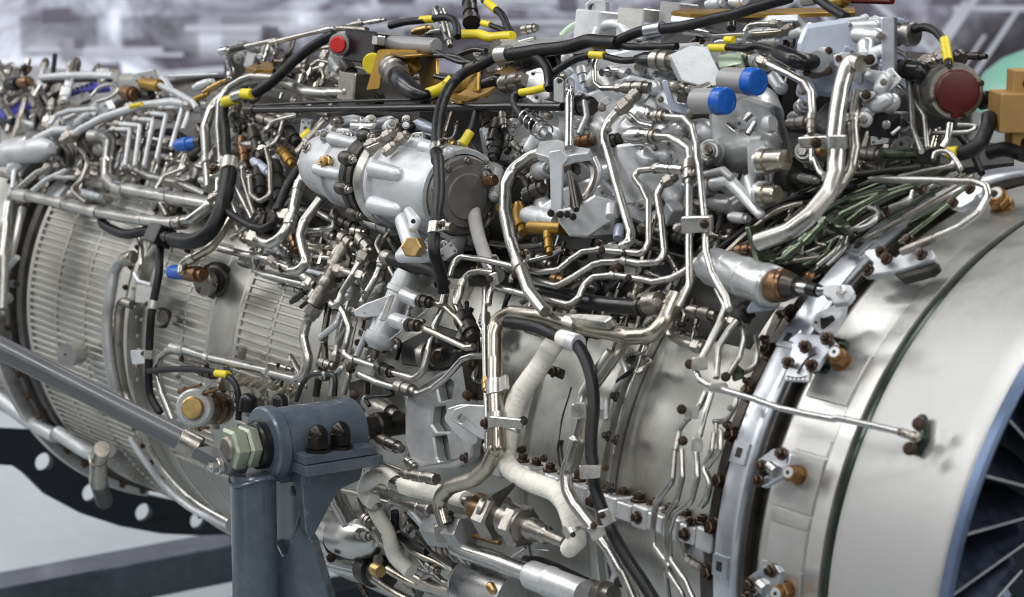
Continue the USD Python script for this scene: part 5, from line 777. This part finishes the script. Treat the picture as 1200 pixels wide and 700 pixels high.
# small tubes left of the mount
pipe('m:570,50 600,100 625,160 612,230 598,275 640,300 745,333 810,355 905,382 942,355 965,260 990,160 1030,70 1045,-10', 28, .06, 'steel_tube'); lathe('m:745,330 815,360', 56, 'plug', .06, 'dark_steel', 'union')
pipe('m:670,365 750,400 850,430 930,448 990,420 1050,370 1110,300 1150,284 1240,284', 28, .06, 'steel_tube'); lathe('m:830,415 910,440', 62, 'plug', .06, 'dull_steel', 'union')
pipe('m:535,60 515,200 520,300', 28, .03, 'dark_steel'); pipe('m:610,160 570,230 560,310', 26, .035, 'steel_tube', ends='1'); pipe('m:700,180 655,290', 26, .03, 'pale_cast'); pipe('m:640,90 700,110', 24, .04, 'steel_tube', ends='01'); pipe('m:480,460 495,360 520,300', 30, .03, 'dark_steel'); pipe('m:545,460 555,380 590,335 630,350 600,450', 24, .045, 'steel_tube', bend=1.5)
pipe('m:395,480 420,410 455,370 510,362 560,375 560,460', 20, .05, 'black_plastic', 'cable', soft=True); pipe('m:660,370 740,400 810,450 700,465 710,500', 18, .045, 'black_plastic', 'cable', soft=True)
for s, w in (('m:500,310 560,330', 44), ('m:480,360 530,380', 40), ('m:610,345 650,300', 50)): lathe(s, w, 'plug', .045, 'dull_steel', 'fitting')
clamp('m:648,310', (0, 0, -1)); clamp('m:520,350', (-1, 0, 0)); bolts('m:630,340 m:645,455 n:250,455', .05, 44, 'c'); plate('m:620,400 690,380 690,520 630,540', .01, .01, 'o', 'dark_steel', 'bracket'); pipe('m:470,690 560,640', 20, .02, 'dark_steel')
for s in ('m:530,130 480,330', 'm:580,130 545,350', 'm:660,110 630,250'): pipe(s, 10, .0, 'dull_steel')
# ---------------------------------------------------------------- bottom: hex valve, white lagged tubes, chrome canisters
lathe('u:240,285 670,465', 190, [(0, .25), (.08, .25), (.10, .62), (.16, .68), (.28, .62), (.29, .95), (.33, .95), (.34, .60), (.44, .62), (.45, .84), (.47, .84), (.62, .78), (.63, .45), (.66, .45), (.67, .52), (.72, .52), (.74, .42), (.82, .42), (.84, .30), (1, .26)], .07, 'dull_steel', 'inline_valve', n=40)
A, B = pts('u:345,345 395,365', .07); obj('hex_flange', hexbar(A, B, wr(205, A), .06), 'dull_steel', ENG, smooth=15); A, B = pts('u:455,385 495,400', .07); obj('hex_flange', hexbar(A, B, wr(190, A), .06), 'dull_steel', ENG, smooth=15); A, B = pts('u:300,315 345,335', .072); obj('heat_band', lathe3(A, B, [(0, wr(134, A)), (1, wr(134, A))], 32), 'copper', ENG)
plate('u:350,260 440,205 460,215 400,290 385,330', .10, .004, (.7, -.7, .1), 'dark_steel', 'fin'); plate('u:525,495 610,490 600,500', .08, .003, 'c', 'bright_steel', 'lock_tab'); pipe('u:440,525 500,485', 14, .08, 'bright_steel'); pipe('u:270,430 330,450 390,465', 22, .06, 'brass', soft=True)
lathe('u:150,330 160,385', 80, 'plug', .09, 'dark_steel', 'union'); lathe('u:100,400 250,420', 160, 'can', .07, 'grey_cast', 'hex_body', n=6); A, B = pts('u:165,370 180,450', .075); obj('hex_block', hexbar(A, B, wr(150, A)), 'dull_steel', ENG, smooth=20)
pipe('s:730,290 705,270 690,230 720,190 775,175 840,215 930,240 1030,265 u:60,240 130,250 245,280', 66, .055, 'white_wrap', 'lagged_tube', soft=True, n=20); lathe('s:820,205 860,225', 72, 'ring', .055, 'dull_steel', 'collar'); pipe('s:715,250 740,330 790,420 820,520 890,590', 62, .045, 'white_wrap', 'lagged_tube', soft=True, n=20); lathe('s:725,290 735,320', 70, 'ring', .05, 'dull_steel', 'collar'); lathe('s:750,410 775,440', 66, 'ring', .05, 'dull_steel', 'collar')
pipe('s:680,145 760,118 840,150 900,170', 18, .075, 'nickel_tube'); lathe('s:850,165 1000,190', 52, [(0, .6), (.1, .9), (.2, .9), (.22, .6), (.35, .6), (.37, 1), (.6, 1), (.62, .8), (.75, .8), (.77, 1.1), (.97, 1.1), (1, .9)], .085, 'dull_steel', 'probe'); lathe('s:810,285 975,325', 52, [(0, .4), (.3, .4), (.32, .8), (.5, .8), (.52, 1), (.7, 1), (.72, .8), (.8, .8), (.82, 1.1), (.98, 1.1), (1, .9)], .08, 'dull_steel', 'probe')
lathe('s:590,430 760,455', 200, [(0, .9), (.3, 1), (.5, .97), (.7, .82), (.85, .6), (.96, .3), (1, .05)], .0, 'bright_steel', 'chrome_canister', n=48); pipe('s:450,400 600,440', 185, -.005, 'bright_steel', soft=True, n=40); pipe('s:555,235 590,310 630,380', 74, .02, 'steel_tube', n=18); pipe('s:460,520 560,560 700,595 760,640', 62, .0, 'bright_steel', soft=True, n=18)
lathe('s:700,570 790,610', 150, [(0, 1), (.4, 1), (.42, .8), (1, .75)], .01, 'dark_steel', 'duct_mouth'); lathe('s:730,575 760,590', 60, 'can', .05, 'brass', 'fitting'); bolts('s:545,530', .04, 44, 'c'); bolts('s:650,540', .02, 34, 'c', 'bright_steel')
for s, w, m in (('s:800,290 780,340 810,380 790,460 850,530 960,620', 20, 'pale_cast'), ('s:830,420 900,500 1000,550 1090,600', 34, 'nickel_tube'), ('s:730,620 820,680 900,720', 36, 'nickel_tube'), ('s:790,580 900,640 1040,680 1150,720', 34, 'nickel_tube'), ('s:680,150 700,220 760,420', 14, 'pale_cast'), ('s:600,240 690,260', 24, 'dull_steel'), ('s:660,270 720,420 790,500', 16, 'dull_steel'), ('s:870,310 960,420 1080,600', 12, 'dull_steel'), ('s:820,330 830,420 900,470 960,500', 34, 'black_rubber'), ('s:920,640 980,600 1040,640 1120,640', 30, 'dull_steel'), ('u:0,330 60,400 130,520 210,610', 26, 'pale_cast'), ('u:0,490 90,600 150,640', 20, 'steel_tube'), ('u:40,420 110,500 200,560', 40, 'dark_steel'), ('u:0,600 100,650 260,690', 44, 'nickel_tube')): pipe(s, w, .03, m, soft=True)
for s, w in (('s:690,360 720,380', 60), ('s:1050,470 1110,540', 70), ('s:1000,450 1060,470', 60), ('u:110,470 170,500', 60), ('s:870,110 910,140', 40), ('s:750,20 850,60', 60), ('s:960,560 1010,590', 40)): lathe(s, w, 'plug', .04, 'dull_steel', 'fitting')
pipe('u:200,480 270,510 380,545 540,605', 78, .075, 'bright_steel', soft=True, n=22); lathe('u:515,600 760,690', 130, [(0, .8), (.06, 1), (.35, 1), (.37, 1.06), (.42, 1.06), (.44, .98), (1, .98)], .08, 'cast_alloy', 'tube_housing', n=36); pipe('u:500,545 590,560 760,640', 50, .05, 'dark_cast', soft=True); lathe('u:740,680 880,690', 120, 'plug', .06, 'dull_steel', 'union')
lathe('u:240,640 480,720', 250, [(-.02, .3), (.0, .7), (.06, .9), (.15, 1), (.6, 1), (1, 1)], .06, 'bright_steel', 'chrome_canister', n=48); blob('u:350,655 360,670', [44, 40], .13, 'brass', 'tab'); pipe('u:190,450 240,520 290,580', 60, .06, 'bright_steel', n=16)
# ---------------------------------------------------------------- right of the middle: actuator and tubes
AA, AB = pts('j:425,525 690,615', .10); ar = wr(172, AA)
ACT = obj('actuator', lathe3(AA, AB, [(t, r*ar) for t, r in [(-.12, .55), (-.1, .8), (0, .92), (.02, .98), (.22, .98), (.24, 1.03), (.28, 1.03), (.30, .98), (.50, .98), (.52, 1.04), (.57, 1.04), (.59, .98), (.80, 1.0), (.84, 1.06), (.97, 1.06), (1, .95), (1, .3)]], 56), 'cast_alloy', ENG, smooth=28)
lathe('j:680,610 745,605', 146, [(0, .9), (.1, 1), (.75, 1), (.8, .92), (1, .9)], .10, 'copper', 'actuator_ring', ACT, 40); lathe('j:735,607 790,612', 116, [(0, 1), (.5, 1), (.8, .8), (1, .75)], .10, 'dark_steel', 'actuator_gland', ACT, 36); lathe('j:760,610 870,626', 56, 'can', .10, 'bright_steel', 'actuator_rod', ACT); lathe('j:840,622 880,630', 60, 'ring', .10, 'black_plastic', 'actuator_seal', ACT)
lathe('j:875,630 940,632', 44, 'plug', .10, 'bright_steel', 'lock_nut', ACT); plate('j:900,605 970,600 1020,605 1040,640 1010,680 930,690 940,660 900,655', .11, .016, (.6, -.7, .4), 'pale_cast', 'rod_eye', ACT, rnd=.005); bolts('j:980,635', .12, 52, (.6, -.7, .4), 'bright_steel')
plate('j:600,660 660,600 680,610 700,710 560,730', .085, .02, (.6, -.75, .1), 'lavender_cast', 'actuator_foot', ACT); blob('j:440,470 460,500 400,560', [50, 60, 50], .09, 'cast_alloy', 'lug', ACT); bolts('j:505,485', .10, 30, 'z', 'dark_steel'); plate('o:540,60 640,0 660,10 690,90 600,80', .06, .012, (.6, -.75, .1), 'grey_cast', 'bracket'); lathe('o:540,120 590,70', 96, 'plug', .07, 'dark_cast', 'gland'); bolts('o:720,105', .03, 46, 'l'); bolts('o:650,215', .03, 50, 'l'); bolts('o:575,395 490,585 440,150', .03, 46, 'l')
for a, b in (('o:720,105', 'o:650,215'),): plate('o:690,90 740,80 680,210 630,240', .015, .006, 'o', 'dark_steel', 'flange_piece')
bolts('j:845,570', .05, 50, 'l', 'copper'); lathe('j:530,460 600,450', 60, 'plug', .06, 'copper', 'fitting'); bolts('j:570,465 640,480', .08, 44, 'z'); plate('j:520,450 700,470 690,500 520,480', .07, .01, 'z', 'green_steel', 'bracket')
pipe('o:310,-10 265,90 240,150 235,195 290,225 370,245', 34, .075, 'steel_tube', ends='1'); pipe('o:440,-10 480,70 455,140 410,230 375,300', 30, .085, 'steel_tube'); pipe('o:530,130 490,180 450,245 440,380', 28, .07, 'steel_tube'); pipe('o:555,165 560,210 540,290 490,370', 24, .06, 'steel_tube')
plate('o:335,290 405,285 405,345 330,350', .10, .012, 'c', 'clamp_steel', 'clamp_plate'); plate('o:410,400 490,400 495,450 405,440', .10, .012, 'c', 'clamp_steel', 'clamp_plate'); plate('o:300,500 370,500 360,560 300,550', .08, .012, 'c', 'clamp_steel', 'clamp_plate'); plate('v:335,10 385,10 380,75 330,70', .07, .012, 'c', 'clamp_steel', 'clamp_plate')
bolts('o:325,320 290,515 480,375 v:295,25', .10, 46, 'c'); lathe('o:320,90 440,110', 60, 'plug', .065, 'dull_steel', 'union'); pipe('o:440,110 520,140', 26, .06, 'nickel_tube', ends='1'); bolts('o:500,510', .05, 30, 'c', 'dull_steel')
pipe('o:350,350 370,390 410,412 470,432 600,470 720,512 850,540 950,558 q:370,552 500,580 640,612', 27, .095, 'bright_steel', 'link_rod'); lathe('q:635,610 725,640', 44, [(0, .5), (.1, .9), (.5, .9), (.6, .7), (.7, 1.1), (.9, 1.1), (1, .6)], .085, 'dull_steel', 'rod_end')
blob('q:740,560 742,640 715,690', [52, 58, 54], .068, 'green_band', 'bracket'); bolts('q:725,578 685,685', .094, 64, 'c')
for s, w in (('o:395,440 370,500 330,540 315,560', 26), ('o:420,440 390,540 370,620 350,700 v:355,80 360,180 330,290 260,340 235,420 240,540 300,620 345,720', 26), ('o:310,560 280,600 265,690 v:262,60 250,200 180,290 165,400 170,480 240,570', 26), ('v:290,60 295,180 270,280 230,340 225,500 235,600 290,680 300,720', 24), ('v:460,-20 460,60 400,140', 22), ('v:430,-10 420,70 380,140 410,200 400,260 370,310', 22), ('v:220,590 240,720', 20), ('o:455,600 460,690 v:455,60', 20)): pipe(s, w, .05, 'steel_tube', soft=False)
for s in ('v:300,460 310,530 370,570', 'v:320,540 350,560'): pipe(s, 22, .01, 'dull_steel', ends='01')
plate('v:290,390 380,380 385,560 300,540', .005, .012, 'o', 'cast_alloy', 'bracket'); bolts('v:330,375', .02, 54, 'u'); plate('v:390,600 415,620 420,720 370,720 365,570', .0, .01, 'o', 'dark_steel', 'flange_piece')
# scalloped loops along the dark flange
for k, (s, w) in enumerate((('o:610,200 620,260 600,330 540,365', 22), ('o:530,440 520,500 480,560 430,570', 22), ('o:440,570 440,690', 20), ('v:400,160 415,210 400,280 375,310', 20), ('j:1100,270 1140,290 1110,340 1020,370', 22), ('j:990,390 960,450 880,520', 24), ('k:700,200 680,240 600,270', 22), ('k:540,270 550,300 500,350 420,370', 22))): pipe(s, w, .035, 'steel_tube', soft=True)
bolts('k:740,195 590,285 440,390', .03, 50, 'l'); plate('o:500,300 560,340 560,380 510,400', .05, .01, 'c', 'green_steel', 'bracket')
# lines with a green sheen under the big elbow
for s, w, m in (('j:440,460 560,370 640,300 760,240 900,205 1040,180', 30, 'black_rubber'), ('j:480,470 600,360 700,290 820,250', 26, 'nickel_tube'), ('j:600,330 720,270 860,240', 22, 'dark_steel'), ('j:640,450 800,380 960,260 1179,180', 28, 'green_band'), ('k:420,330 500,270 620,210 760,170', 24, 'green_steel'), ('k:430,240 560,210 700,170', 22, 'green_steel'), ('k:440,130 620,110 740,95', 28, 'dark_steel'), ('k:640,140 760,110 860,90 870,60 810,35', 20, 'steel_tube'), ('j:420,500 640,390', 20, 'dark_steel'), ('j:650,520 900,330', 20, 'dark_steel'), ('j:960,250 1060,220 1179,200', 26, 'dark_steel'), ('j:820,520 900,480 960,400', 22, 'green_steel'), ('k:330,520 400,450 420,400', 20, 'steel_tube')): pipe(s, w, .03, m, soft=True)
for k in range(11):
    t_ = k/10; pipe('p:%d,%d %d,%d %d,%d %d,%d' % (838+k*9, 322-k*1.5, 885+k*11, 268+k*3, 955+k*12, 222+k*3.5, 1060+k*9, 188+k*2), (15, 22, 13, 18)[k % 4], (.0, .012, -.006, .02)[(k*3) % 4], ('green_steel', 'dark_steel', 'steel_tube', 'green_steel', 'dull_steel')[k % 5], 'line', soft=True)
pipe('j:690,505 735,490 770,455 830,400 905,335 940,330 980,300 1060,260 1179,200', 26, .06, 'green_steel'); 
for s, w in (('j:735,490 790,440', 56), ('j:800,420 850,380', 50), ('j:890,345 920,320', 60), ('k:230,420 270,380', 46)): lathe(s, w, 'plug', .06, 'green_steel', 'union')
plate('k:310,320 350,300 420,330 425,355 370,350', .07, .014, 'u', 'green_steel', 'clamp_block'); bolts('k:365,300 325,335', .075, 30, 'u', 'dark_steel'); lathe('k:130,70 150,160', 40, 'plug', .05, 'dull_steel', 'fitting'); lathe('k:470,35 560,40', 60, 'plug', .03, 'dull_steel', 'union')
# ---------------------------------------------------------------- fan casing: pipe with foot, brackets, brass plugs
def PC(s, R=.452): x, y, _ = px_of(s)[0]; return Pcyl(x, y, R)
pipe('k:515,150 760,152 960,158 1015,175 1028,215 985,290 905,350 800,398', 30, .075, 'steel_tube', bend=2.6); lathe('k:805,398 650,462', 40, [(0, .8), (.1, .8), (.1, 1), (.8, 1), (1, .9)], .065, 'dull_steel', 'pipe_foot')
plate('k:470,455 540,445 600,470 620,490 640,470 780,450 800,490 640,540 530,560 470,560 480,540 540,520', .055, .010, 'o', 'pale_cast', 'foot_plate', rnd=.004); plate('k:590,520 790,490 800,520 770,545 640,580 620,560', .05, .012, 'o', 'dark_cast', 'foot_shoe', rnd=.003); bolts('k:562,462 585,492 505,540 735,472 680,412', .066, 58, 'o', 'bronze_bolt')
plate('k:840,260 900,215 960,170 1010,165 990,220 900,275', .045, .008, 'o', 'band_steel', 'bracket', rnd=.004); bolts('k:872,250 945,190', .055, 54, 'o'); pipe('k:640,420 760,330 860,250', 18, .03, 'green_steel', soft=True); bolts('k:1050,210', .045, 36, 'o', 'dark_steel')
for s, w in (('k:1075,245', 96), ('o:975,300', 84), ('v:785,170', 84), ('v:735,670', 84)):
    c = PC(s, .462); n = unit(nrm(c)+[.35, 0, 0]); r_ = wr(w, c); o = obj('brass_plug', cat(lathe3(c-n*.012, c-n*.002, [(0, r_*1.1), (1, r_*1.0)], 24), hexbar(c-n*.002, c+n*.012, r_), lathe3(c+n*.012, c+n*.020, [(0, r_*.8), (.6, r_*.8), (1, r_*.65)], 20)), 'plug_bronze', ENG, smooth=20); obj('plug_face', lathe3(c+n*.020, c+n*.0212, [(0, r_*.6), (1, r_*.55)], 20), 'pale_cast', o); obj('plug_bore', lathe3(c+n*.021, c+n*.0218, [(0, r_*.22), (1, r_*.2)], 12), 'black_gap', o)
# graduated bracket
plate('o:735,370 770,230 745,215 790,185 870,190 930,200 960,230 900,290 870,340 840,345 835,390 740,385', .058, .006, 'o', 'band_steel', 'scale_bracket', rnd=.002); plate('o:733,365 750,330 800,345 840,335 835,395 735,390', .066, .004, 'o', 'pale_cast', 'scale_plate', rnd=.001); plate('o:845,150 880,95 950,60 990,40 980,100 930,180 880,185', .062, .010, 'o', 'pale_cast', 'lever', rnd=.004); plate('o:885,125 940,105 945,120 890,165', .066, .006, 'o', 'black_gap', 'slot', rnd=.001)
bolts('o:823,245 915,210 750,315 850,325', .066, 62, 'o'); blob('o:950,230 985,235', [56, 50], .035, 'green_band', 'foot'); blob('o:880,340 920,350', [60, 60], .03, 'green_band', 'foot'); pipe('o:870,275 830,300 790,360', 10, .068, 'black_gap', 'pointer', soft=True)
pipe('o:745,372 790,380 832,372', 5, .072, 'black_gap', 'scale_line', soft=True)
for k in range(5):
    a = pts('o:%d,%d o:%d,%d' % (752+k*18, 376, 750+k*18, 388), .070); obj('scale_mark', sweep(a, .0007, 6), 'black_gap', ENG)
for y0 in ('o:870,140', 'o:895,125'): bolts(y0, .07, 14, 'o', 'black_gap')
# lower brackets
for dx, dy in ((0, 0), (-45, 508)):
    q = lambda s: ' '.join('v:%d,%d' % (float(t.split(',')[0])+dx, float(t.split(',')[1])+dy) for t in s.split())
    plate(q('550,75 620,105 680,60 740,55 760,85 750,140 720,180 640,225 610,215 620,190 690,160 640,135 560,110'), .058, .008, 'o', 'band_steel', 'link_bracket', rnd=.004); bolts(q('635,135 720,80 620,195'), .066, 62, 'o'); lathe(q('670,135 700,160'), 60, 'can', .06, 'bright_steel', 'roller'); bolts(q('690,150'), .06, 30, 'o', 'dark_steel')
# raised pads under the brackets and bright strips between the seam lines
def yang(y, R, x=925): c = Pcyl(x+(450-y)*.22, y, R); return math.degrees(math.atan2(c[2]-AX, -c[1]))
for y0, y1, m, s0, s1, hh in ((398, 458, 'pad_steel', 1.166, 1.236, .4542), (522, 586, 'pad_steel', 1.166, 1.2365, .4542), (652, 720, 'pad_steel', 1.166, 1.2365, .4542), (500, 519, 'sheet_alloy', 1.18, 1.236, .4531), (590, 604, 'sheet_alloy', 1.17, 1.236, .4531), (606, 650, 'pad_steel', 1.172, 1.236, .4529)):
    a0, a1 = sorted((yang(y0, .452), yang(y1, .452))); obj('sheet_pad', ringsec(s0, s1, .448, hh, a0, a1, 30, .0012), m, ENG)
# V-band joints
for s in ('o:720,200', 'v:520,70', 'v:470,570', 'j:1050,440', 'k:800,200'):
    x, y, _ = px_of(s)[0]; c = Pcyl(x, y, .461); a = math.degrees(math.atan2(c[2]-AX, -c[1])); obj('band_joint', ringsec(1.090, 1.118, .455, .4635, a-1.6, a+1.6, 8), 'band_steel', ENG); obj('band_slot', ringsec(1.098, 1.110, .455, .4642, a-.7, a+.7, 6), 'black_gap', ENG)
# ---------------------------------------------------------------- cast bosses, flanges and plugs that crowd the control units
def castings(poly, n, seed, h0, h1, mats, sz=(14, 30)):
    R = random.Random(seed); g = Polygon(poly); x0, y0, x1, y1 = g.bounds; k = 0; D = [np.array([.62, -.78, .1]), np.array([.62, -.78, .1]), np.array([0, -1, .1]), np.array([.9, -.3, .3]), np.array([.1, -.3, .95])]
    while k < n:
        x, y = R.uniform(x0, x1), R.uniform(y0, y1)
        if not g.contains(Point(x, y)): continue
        k += 1; c = P(x, y, R.uniform(h0, h1)); d = unit(R.choice(D)+np.array([R.uniform(-.2, .2), R.uniform(-.2, .2), R.uniform(-.2, .2)])); r = wr(R.uniform(*sz)*ZS, c); m = R.choice(mats); t = R.random(); X, Y, Z = basis(d); a = R.uniform(0, 1.5); U, V = X*math.cos(a)+Y*math.sin(a), Y*math.cos(a)-X*math.sin(a)
        if t < .36:
            o = obj('boss', lathe3(c-d*r*1.6, c+d*r*.8, [(0, r*1.15), (.6, r*1.08), (.64, r*.9), (.95, r*.88), (1, r*.78)], 22), m, ENG)
            if R.random() < .6: bolt3(c+d*r*.8, d, r*.42, 'dull_steel', o)
            else: obj('plug', hexbar(c+d*r*.7, c+d*r*1.3, r*.55), 'dull_steel', o, smooth=15)
        elif t < .72:
            w, h = r*R.uniform(1.0, 1.5), r*R.uniform(.7, 1.0); q = sbox(-w, -h, w, h).buffer(r*.25); q = q.difference(Point(0, 0).buffer(r*.4)) if R.random() < .4 else q
            o = obj('flange', prism(q, c+d*r*.4, np.array([U, V, Z]), r*1.2, r*.1), m, ENG, smooth=25)
            for sx in (-1, 1):
                for sy in ((-1, 1) if R.random() < .5 else (0,)): bolt3(c+d*r*.4+U*sx*w*.85+V*sy*h*.7, d, r*.17, 'dull_steel', o)
        elif t < .88: obj('housing', boxm(c, [U, V, Z], (r*2.4, r*1.6, r*2.2), .22), m, ENG, smooth=20)
        else: obj('stub', lathe3(c-d*r, c+d*r*2, [(0, r*.7), (.4, r*.7), (.41, r*.85), (.55, r*.85), (.56, r*.55), (.9, r*.55), (.91, r*.66), (1, r*.6)], 18), R.choice(['dull_steel', 'bright_steel', m]), ENG)
CA = ['cast_alloy', 'cast_alloy', 'pale_cast', 'grey_cast']
castings([(600, 135), (690, 100), (850, 120), (860, 230), (720, 290), (650, 230)], 14, 41, .055, .10, CA)
castings([(690, 85), (800, 70), (830, 130), (760, 190), (690, 150)], 8, 22, .06, .11, CA)
castings([(830, 130), (960, 110), (960, 180), (860, 260), (800, 240)], 8, 23, .03, .08, CA, (14, 26))
castings([(530, 48), (700, 50), (930, 30), (930, 80), (700, 80), (540, 78)], 30, 24, -.02, .06, CA + ['dull_steel'], (10, 22))
castings([(1000, 20), (1048, 25), (1050, 120), (1010, 150), (990, 90)], 14, 25, .075, .10, ['cast_alloy', 'pale_cast', 'lavender_cast'], (10, 18))
castings([(270, 60), (420, 60), (520, 80), (500, 118), (290, 118)], 26, 26, -.02, .05, ['dull_steel', 'grey_cast', 'dark_cast', 'pale_cast'], (8, 16))
castings([(0, 110), (110, 85), (250, 95), (240, 140), (80, 150), (0, 170)], 26, 27, -.02, .04, ['pale_cast', 'cast_alloy', 'dull_steel', 'sheet_alloy'], (8, 16))
castings([(270, 140), (350, 135), (350, 230), (300, 250)], 16, 28, .02, .06, ['dark_cast', 'dull_steel', 'cast_alloy'], (9, 16))
castings([(560, 60), (700, 58), (720, 120), (640, 140), (560, 110)], 22, 29, .0, .08, CA + ['dark_cast'], (12, 24))
castings([(940, 200), (960, 120), (1060, 110), (1060, 170), (1000, 190)], 12, 30, -.02, .04, ['dark_cast', 'grey_cast'], (12, 22))
castings([(395, 142), (480, 138), (500, 160), (470, 175), (400, 165)], 14, 31, .115, .155, ['cast_alloy', 'pale_cast', 'dull_steel'], (8, 15))
castings([(355, 150), (400, 145), (400, 165), (365, 170)], 6, 32, .10, .13, ['pale_cast'], (10, 14))
castings([(485, 260), (540, 270), (540, 300), (490, 300)], 7, 33, .05, .09, ['grey_cast', 'cast_alloy'], (10, 16))
# ---------------------------------------------------------------- small lines and fittings deep between the accessories
def deep(poly, n, seed, h0, h1, mats, w0=12, w1=26, bends=True):
    R = random.Random(seed); g = Polygon(poly); x0, y0, x1, y1 = g.bounds; k = 0
    while k < n:
        x, y = R.uniform(x0, x1), R.uniform(y0, y1)
        if not g.contains(Point(x, y)): continue
        k += 1; h = R.uniform(h0, h1); d = R.choice([(.97, .25), (-.28, .96), (.75, -.6), (.5, .85), (.97, .25), (-.28, .96)]); L = R.uniform(14, 52); w = R.uniform(w0, w1); m = R.choice(mats)
        e = R.choice([(.97, .25), (-.28, .96), (-.97, -.25), (.28, -.96)]); a, b = (x-d[0]*L/2, y-d[1]*L/2), (x+d[0]*L/2, y+d[1]*L/2); hh = h*1000; t = R.random()
        if t < .45: pipe('%.1f,%.1f,%.1f %.1f,%.1f,%.1f %.1f,%.1f,%.1f' % (*a, hh, *b, hh+R.uniform(-6, 8), b[0]+e[0]*L*.5, b[1]+e[1]*L*.5, hh+R.uniform(-8, 6)), w, h, m, 'small_pipe', ends=R.choice(['', '0', '1', '01']), n=9)
        elif t < .8: lathe('%.1f,%.1f,%.1f %.1f,%.1f,%.1f' % (*a, hh, a[0]+d[0]*min(L, 26), a[1]+d[1]*min(L, 26), hh+R.uniform(-5, 12)), w*2.1, R.choice(['plug', 'step', 'plug']), h, m, 'fitting', n=16)
        elif t < .93: bolts('%.1f,%.1f,%.1f' % (x, y, hh), h, w*1.9, R.choice(['o', 'r', 'u', 'c']), R.choice(['dull_steel', 'bronze_bolt', 'dull_steel']))
        else: pipe('%.1f,%.1f %.1f,%.1f %.1f,%.1f' % (*a, x+R.uniform(-6, 6), y+R.uniform(-6, 6), *b), w*1.3, h, 'black_rubber', 'cable', soft=True, n=9)
MS = ['steel_tube', 'dull_steel', 'nickel_tube', 'dark_steel', 'dull_steel', 'steel_tube', 'pale_cast']
MD = ['dark_steel', 'dull_steel', 'dark_cast', 'nickel_tube', 'dull_steel', 'grey_cast']
deep([(70, 110), (250, 95), (250, 250), (140, 240), (60, 215)], 46, 1, -.02, .035, MS)
deep([(262, 130), (352, 125), (352, 235), (440, 290), (400, 340), (270, 320)], 46, 2, .0, .055, MS)
deep([(345, 270), (500, 300), (470, 400), (400, 440), (355, 350)], 34, 3, -.005, .045, MS)
deep([(500, 140), (640, 130), (720, 180), (720, 310), (600, 320), (520, 300)], 54, 4, .0, .06, MD)
deep([(560, 320), (800, 290), (800, 390), (600, 370)], 34, 5, -.01, .04, MD)
deep([(720, 190), (850, 180), (850, 300), (740, 300)], 34, 6, .0, .06, MD)
deep([(280, 50), (400, 45), (560, 70), (720, 60), (760, 95), (560, 120), (290, 118)], 58, 7, -.03, .05, MS)
deep([(720, 40), (930, 25), (930, 80), (730, 90)], 30, 8, -.03, .06, MS)
deep([(430, 560), (520, 590), (560, 700), (400, 700)], 34, 9, -.03, .02, MD)
deep([(1000, 140), (1160, 165), (1120, 205), (1000, 195)], 26, 10, -.06, .01, MS)
deep([(500, 380), (560, 360), (610, 400), (560, 440)], 12, 11, -.01, .03, MD)
deep([(170, 405), (360, 430), (370, 465), (240, 470)], 22, 12, -.005, .02, MS, 10, 18)
deep([(0, 140), (70, 130), (70, 220), (10, 225)], 16, 13, -.01, .05, MS)
deep([(860, 240), (1000, 200), (960, 300), (860, 350)], 26, 14, -.01, .03, MD + ['green_steel'])
deep([(0, 78), (75, 80), (120, 110), (40, 150), (0, 150)], 26, 16, .0, .05, MS + ['black_rubber'], 14, 30)
deep([(690, 350), (800, 340), (820, 400), (720, 450), (690, 400)], 26, 17, .0, .03, MD, 10, 20)
deep([(60, 150), (250, 160), (260, 250), (100, 235)], 36, 18, -.015, .03, MS, 12, 24)
deep([(250, 240), (360, 250), (420, 330), (380, 380), (300, 330)], 30, 19, -.01, .03, MS, 12, 22)
deep([(860, 250), (940, 230), (1000, 200), (960, 290), (900, 330)], 24, 20, -.005, .03, MD, 10, 18)
